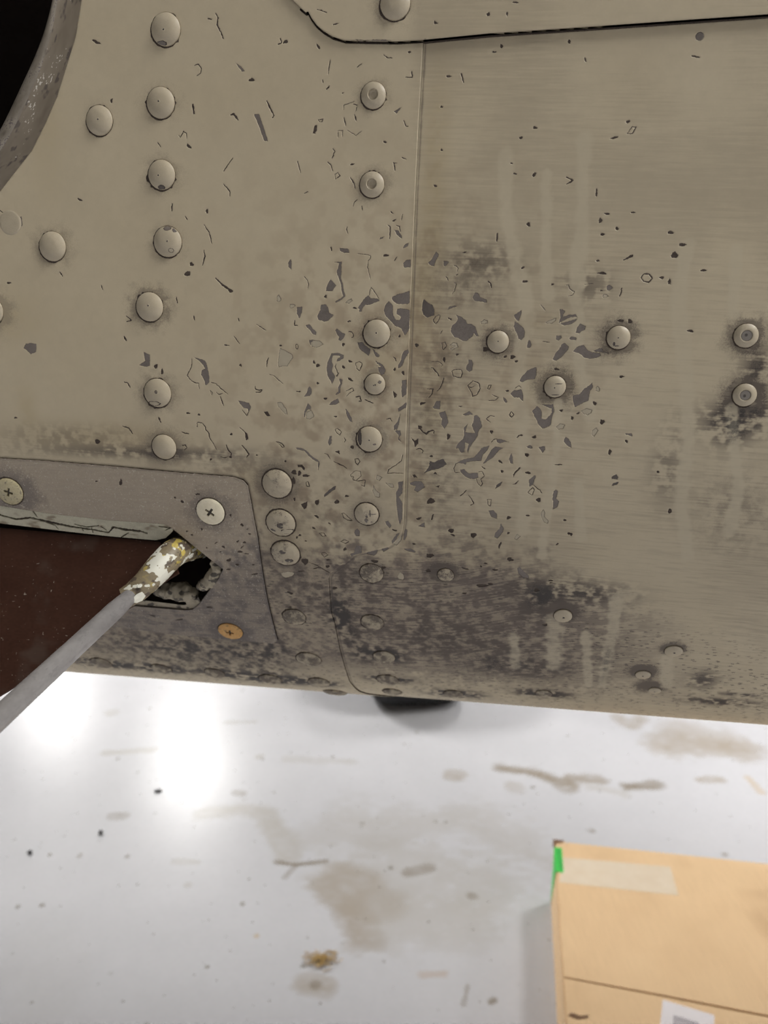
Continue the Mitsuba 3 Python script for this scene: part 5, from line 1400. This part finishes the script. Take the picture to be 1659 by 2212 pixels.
scene['tube_paint'] = surfaced(tube_colour, .33, spec=.55)
P0, P1 = np.array([-.1085, .3240, .7462]), np.array([-.1224, .2311, .7350])
tdir = (P1 - P0) / np.linalg.norm(P1 - P0)
rows, *_ = sweep([P0 - tdir * .003, P0 + tdir * .02, P0 + tdir * .05, P1, P1 + tdir * .04], [.0029, .0039, .0038, .0038, .0038], wob=.02)
labels['edge_tube'] = {'label': 'grey painted metal tube running along the edge of the brown sheet', 'category': 'tube'}
scene['edge_tube__tube'] = loft(rows, 'tube_paint')
cap_c = np.vstack([np.array([r_[0] for r_ in rows]), [P0 - tdir * .0034]])
scene['edge_tube__end'] = mikit.ply((cap_c, np.array([[i, i + 1, len(rows)] for i in range(len(rows) - 1)])), 'tube_paint', uv=cap_c[:, :2])


def sleeve_colour(p, n, uv):
    q, t = p * 1000, uv.y * 1000
    m, f = fbm(q.x * .22, q.y * .22, q.z * .22), fbm(q.x * .30 + 7, q.y * .30, q.z * .30)
    c = mix((.125, .098, .06), (.18, .145, .085), m) * (.9 + .2 * noise(q.x * 2, q.y * 2, q.z * 2))
    upper = smoothstep(11, 19, t + (m - .5) * 14)
    c = mix(c, (.05, .035, .028), smoothstep(.55, .63, fbm(q.x * .35 + 3, q.y * .35, q.z * .35)) * .8)
    c = mix(c, (.42, .33, .07), smoothstep(.57, .65, fbm(q.x * .28 + 1, q.y * .28 + 8, q.z * .28)) * .8 * upper)
    return mix(c, (.50, .49, .42), smoothstep(.60, .63, f + .22 * dr.exp(-dr.square((t - 21) / 4.5)) + .07 * upper - .07))


scene['sleeve_flaking'] = surfaced(sleeve_colour, .5)
S = [[-.1126, .3185, .7440], [-.1007, .3262, .7536], [-.0955, .3340, .7590], [-.0912, .3490, .7592], [-.0905, .3700, .7560]]
rows, sc_, st, sa, sb = sweep(S, [.0046, .0060, .0064, .0064, .0060], wob=.05, seed=4, n=70)
scene['edge_tube__flaking_sleeve'] = loft(rows, 'sleeve_flaking')
labels['edge_tube__flaking_sleeve'] = {'label': 'olive sleeve end with flaking white paint going into the hole'}
for i in range(18):                                       # curled paint flakes standing off the sleeve
    k, a = int(rng.integers(6, 60)), rng.uniform(0, 2 * np.pi)
    d = np.cos(a) * sa[k] + np.sin(a) * sb[k]
    if d @ (EYE - sc_[k]) < 0:
        continue
    w = np.cross(d, st[k])
    m = 8
    ang = np.linspace(0, 2 * np.pi, m, endpoint=False)
    rad = rng.uniform(.0006, .0022) * (1 + .5 * (rng.random(m) - .5))
    pl = np.array([sc_[k] + d * .0066 + st[k] * r_ * math.cos(x) * 1.3 + w * r_ * math.sin(x) * .8 - d * (r_ * math.sin(x) * .8) ** 2 / .011 + d * rng.uniform(0, .0004) for r_, x in zip(rad, ang)])
    v_ = np.vstack([pl, [sc_[k] + d * .0068], pl - d * .00025])
    f_ = [[j, (j + 1) % m, m] for j in range(m)] + [[j, m + 1 + j, m + 1 + (j + 1) % m] for j in range(m)] + [[j, m + 1 + (j + 1) % m, (j + 1) % m] for j in range(m)]
    scene[part_key('edge_tube__flaking_sleeve__paint_flake')] = mikit.ply((v_, np.array(f_)), 'flake_white' if rng.random() < .72 else 'flake_olive')
scene['flake_white'] = plain((.50, .49, .42), .55)
scene['flake_olive'] = plain((.17, .14, .085), .55)

# ---------------------------------------------------------------- wheel behind the fuselage
labels['wheel'] = {'label': 'black rubber wheel on the floor behind the fuselage', 'category': 'wheel'}
scene['rubber'] = plain((.012, .012, .013), .75, spec=.25)
scene['hub_metal'] = plain((.35, .35, .36), .4, .6)
R_, Wd = .19, .25
prof = []
for a in np.linspace(-math.pi * .92, math.pi * .92, 40):
    s_, c_ = math.sin(a), math.cos(a)
    prof.append((math.copysign(abs(s_) ** .5, s_) * Wd / 2, R_ - .075 + .075 * math.copysign(abs(c_) ** .5, c_)))
angs = np.linspace(0, 2 * np.pi, 65)
rows = []
for x_, rr_ in prof:
    rows.append(np.stack([np.full(65, x_), rr_ * np.cos(angs), rr_ * np.sin(angs)], 1))
WC, wy = np.array([.080, 1.80, R_ - .004]), math.radians(8)
rot = np.array([[math.cos(wy), -math.sin(wy), 0], [math.sin(wy), math.cos(wy), 0], [0, 0, 1]])
rows = [np.maximum(r_ @ rot.T + WC, [-9, -9, .0005]) for r_ in rows]
scene['wheel__tire'] = loft(rows, 'rubber')
hub = trimesh.creation.cylinder(.062, .15, sections=40)
hub.apply_transform(trimesh.transformations.rotation_matrix(math.pi / 2, [0, 1, 0]))
hv = np.array(hub.vertices) @ rot.T + WC
scene['wheel__hub'] = mikit.ply((hv, np.array(hub.faces)), 'hub_metal', 30)
rows, *_ = sweep([WC + [0, 0, .0], WC + [0, 0, .2], WC + [0, 0, .4], WC + [0, -.05, .62], WC + [0, -.12, .8]], [.03, .03, .035, .04, .04], n=30)
scene['wheel__leg'] = loft(rows, 'hub_metal')

# ---------------------------------------------------------------- cardboard box
BX, BY = np.array([math.cos(math.radians(-10)), math.sin(math.radians(-10)), 0]), np.array([-math.sin(math.radians(10)), -math.cos(math.radians(10)), 0])
BO, BH, BW, BD = np.array([.2625, 1.0568, 0.0]), .1072, .52, .47


def in_box(p):
    p = np.asarray(p, float)
    return BO + p[:, :1] * BX + p[:, 1:2] * BY + p[:, 2:] * np.array([0, 0, 1.0])


def card_colour(p, n, uv):
    x, y = p.x, p.y
    m, w, f = fbm(x * 22, y * 22, p.z * 20), fbm(x * 5, y * 5, 3), noise(x * 500, y * 60, p.z * 300)
    c = mix((.66, .45, .26), (.77, .55, .33), m * .6 + w * .4) * (.96 + .06 * f)
    return mix(c, (.36, .21, .10), smoothstep(.62, .80, fbm(x * 9 + 4, y * 9, 8)) * .35)


scene['cardboard'] = surfaced(card_colour, .65, spec=.3)
scene['cardboard_edge'] = plain((.60, .47, .34), .8)
labels['cardboard_box'] = {'label': 'brown cardboard box on the grey floor with tape and a label', 'category': 'box'}


def slab(poly, z0, z1, bsdf, sag=0.0):
    m = trimesh.creation.extrude_polygon(poly, z1 - z0, engine='earcut')
    m = m.subdivide_to_size(.03)
    v = np.array(m.vertices) + [0, 0, z0]
    v[:, 2] -= sag * np.sin(np.pi * np.clip(v[:, 0] / BW, 0, 1)) * np.clip(1 - np.abs(v[:, 1] - .272) / .27, 0, 1)
    f = np.array(m.faces)[:, ::-1]
    return mikit.ply((in_box(v), f), bsdf)


def rbox(x0, x1, y0, y1):
    return box(x0, y0, x1, y1)


tk = .004
walls = rbox(0, BW, 0, BD).difference(rbox(tk, BW - tk, tk, BD - tk))
scene['cardboard_box__walls'] = slab(walls, 0.0, BH - tk, 'cardboard')
scene['cardboard_box__bottom'] = slab(rbox(tk, BW - tk, tk, BD - tk), 0.0005, .004, 'cardboard')
far = Polygon([(0.0015, 0.0015), (BW - .0015, .0015), (BW - .0015, .2925), (.234, .2785), (.12, .2712), (.0015, .2665)]).buffer(-.002).buffer(.002)
near = Polygon([(0.0015, .2680), (.12, .2727), (.234, .2800), (BW - .0015, .2940), (BW - .0015, BD), (.0015, BD)]).buffer(-.002).buffer(.002)
scene['cardboard_box__flap'] = slab(far, BH - tk, BH, 'cardboard', .004)
scene['cardboard_box__flap_001'] = slab(near, BH - tk, BH - .0008, 'cardboard', .005)


def tape_colour(p, n, uv):
    m = fbm(p.x * 60, p.y * 60, 2)
    return mix((.64, .52, .385), (.70, .60, .475), m)


scene['paper_tape'] = surfaced(tape_colour, .5)
scene['green_tape'] = plain((.045, .50, .075), .5)
scene['green_tape_fold'] = plain((.04, .38, .065), .5)
scene['label_paper'] = plain((.72, .68, .70), .5)
scene['label_ink'] = plain((.22, .19, .22), .6)


def to_box(x, y):
    d = np.array([x, y, 0]) - BO
    return d @ BX, d @ BY


tape = Polygon([to_box(.2669, 1.0168), to_box(.4195, .9959), to_box(.4094, .9363), to_box(.2491, .9619)])
scene['cardboard_box__paper_tape'] = slab(tape, BH, BH + .0003, 'paper_tape', .004)
labels['cardboard_box__paper_tape'] = {'label': 'pale strip of paper tape across the box top'}
g = slab(rbox(0, .0105, .017, .074), BH + .0003, BH + .0007, 'green_tape')
scene['cardboard_box__green_tape'] = g
labels['cardboard_box__green_tape'] = {'label': 'bright green tape folded over the far left corner of the box'}
tri = in_box([[-.0006, .016, BH + .0007], [-.0006, .074, BH + .0006], [-.0006, .006, .002], [-.0006, .000, .002], [.0002, .016, BH + .0007], [.0002, .074, BH + .0006]])
scene['cardboard_box__green_tape__side_strip'] = mikit.ply((tri, np.array([[0, 1, 2], [0, 2, 3], [0, 4, 5], [0, 5, 1]])), 'green_tape')
scene['cardboard_box__green_tape__fold'] = slab(Polygon([(.003, .021), (.0078, .021), (.0098, .066), (.0056, .066)]), BH + .0007, BH + .0013, 'green_tape_fold')
la, lb, lc = (np.array(to_box(*q)) for q in ((.3266, .7640), (.3785, .7434), (.3068, .7190)))
ld = lb + (lc - la)
lab = Polygon([la, lb, ld, lc])
scene['cardboard_box__shipping_label'] = slab(lab, BH - .0008, BH - .0004, 'label_paper', .005)
labels['cardboard_box__shipping_label'] = {'label': 'white paper label with a barcode near the flap seam'}
bx, by = (lb - la) / np.linalg.norm(lb - la), (lc - la) / np.linalg.norm(lc - la)
pos = .0185
for wbar in (.0011, .0005, .0016, .0005, .0009, .0005, .0014, .0007, .0005, .0012):
    o = la + by * pos
    q = Polygon([o + bx * .013, o + bx * .040, o + bx * .040 + by * wbar, o + bx * .013 + by * wbar])
    scene[part_key('cardboard_box__shipping_label__bar')] = slab(q, BH - .0004, BH - .0003, 'label_ink', .005)
    pos += wbar + .0007
# worn dark corner and a scorched spot in the card
scene['card_worn'] = plain((.16, .085, .045), .8)
scene['cardboard_box__worn_corner'] = slab(Polygon([(-.001, -.002), (.014, -.002), (.011, .004), (.004, .006), (-.001, .012)]).buffer(.0006), BH - .004, BH + .0005, 'card_worn')
sp = to_box(.2200, .7388)
scene['cardboard_box__scuff'] = slab(Polygon([(sp[0] - .011, sp[1] + .002), (sp[0] - .006, sp[1] - .003), (sp[0] + .004, sp[1] - .001), (sp[0] + .013, sp[1] - .004), (sp[0] + .012, sp[1] + .001), (sp[0], sp[1] + .005)]), BH - .0008, BH - .0005, 'card_worn', .005)
labels['cardboard_box__scuff'] = {'label': 'small dark brown scuff in the card'}

# ---------------------------------------------------------------- litter on the floor
scene['grit_black'] = plain((.02, .02, .022), .7)
scene['grit_grey'] = plain((.07, .07, .075), .7)
scene['straw'] = surfaced(lambda p, n, uv: mix((.30, .18, .055), (.48, .33, .13), noise(p.x * 300, p.y * 300)), .8)


def lump(key, x, y, sx, sy, sz, bsdf, seed, label, cat, rot=0.0):
    m = trimesh.creation.icosphere(subdivisions=3, radius=1.0)
    v = np.array(m.vertices)
    v *= (1 + .9 * (meshkit.fbm(v * 1.6 + seed, 3, seed) - .5))[:, None]
    c_, s__ = math.cos(rot), math.sin(rot)
    v = v * [sx, sy, sz]
    v = np.stack([c_ * v[:, 0] - s__ * v[:, 1], s__ * v[:, 0] + c_ * v[:, 1], v[:, 2]], 1)
    v[:, 2] -= v[:, 2].min()
    scene[key] = mikit.ply((v + [x, y, 0], np.array(m.faces)), bsdf, 40)
    labels[key] = {'label': label, 'category': cat}


lump('grit_crumb', -.5057, 1.2263, .0038, .0038, .004, 'grit_black', 3, 'black crumb lying right of the left edge below the lamp glare', 'crumb')
lump('grit_crumb_001', -.608, 1.172, .0035, .004, .0035, 'grit_black', 8, 'black crumb on the floor nearest the left picture edge', 'crumb')
lump('grit_crumb_002', -.4423, 1.3629, .007, .0045, .0022, 'grit_grey', 5, 'dark flat crumb inside the bright lamp glare on the floor', 'crumb', .2)
# a tangle of dry straw
labels['straw_tuft'] = {'label': 'ochre tuft of dry straw on the floor left of the box', 'category': 'straw'}
for i in range(56):
    o = np.array([-.0884, .937, .0025]) + [rng.normal(0, .011), rng.normal(0, .0055), rng.uniform(0, .004)]
    a, l = rng.normal(0.2, .7), rng.uniform(.008, .024)
    d = np.array([math.cos(a), math.sin(a), rng.normal(0, .05)])
    b = np.array([-math.sin(a), math.cos(a), 0]) * rng.normal(0, .003)
    rows, *_ = sweep([o - d * l / 2, o + b, o + d * l / 2], [.0005, .0007, .0004], sides=5, n=6)
    rows = [np.maximum(r_, [-9, -9, .0002]) for r_ in rows]
    scene[part_key('straw_tuft__stalk')] = loft(rows, 'straw')
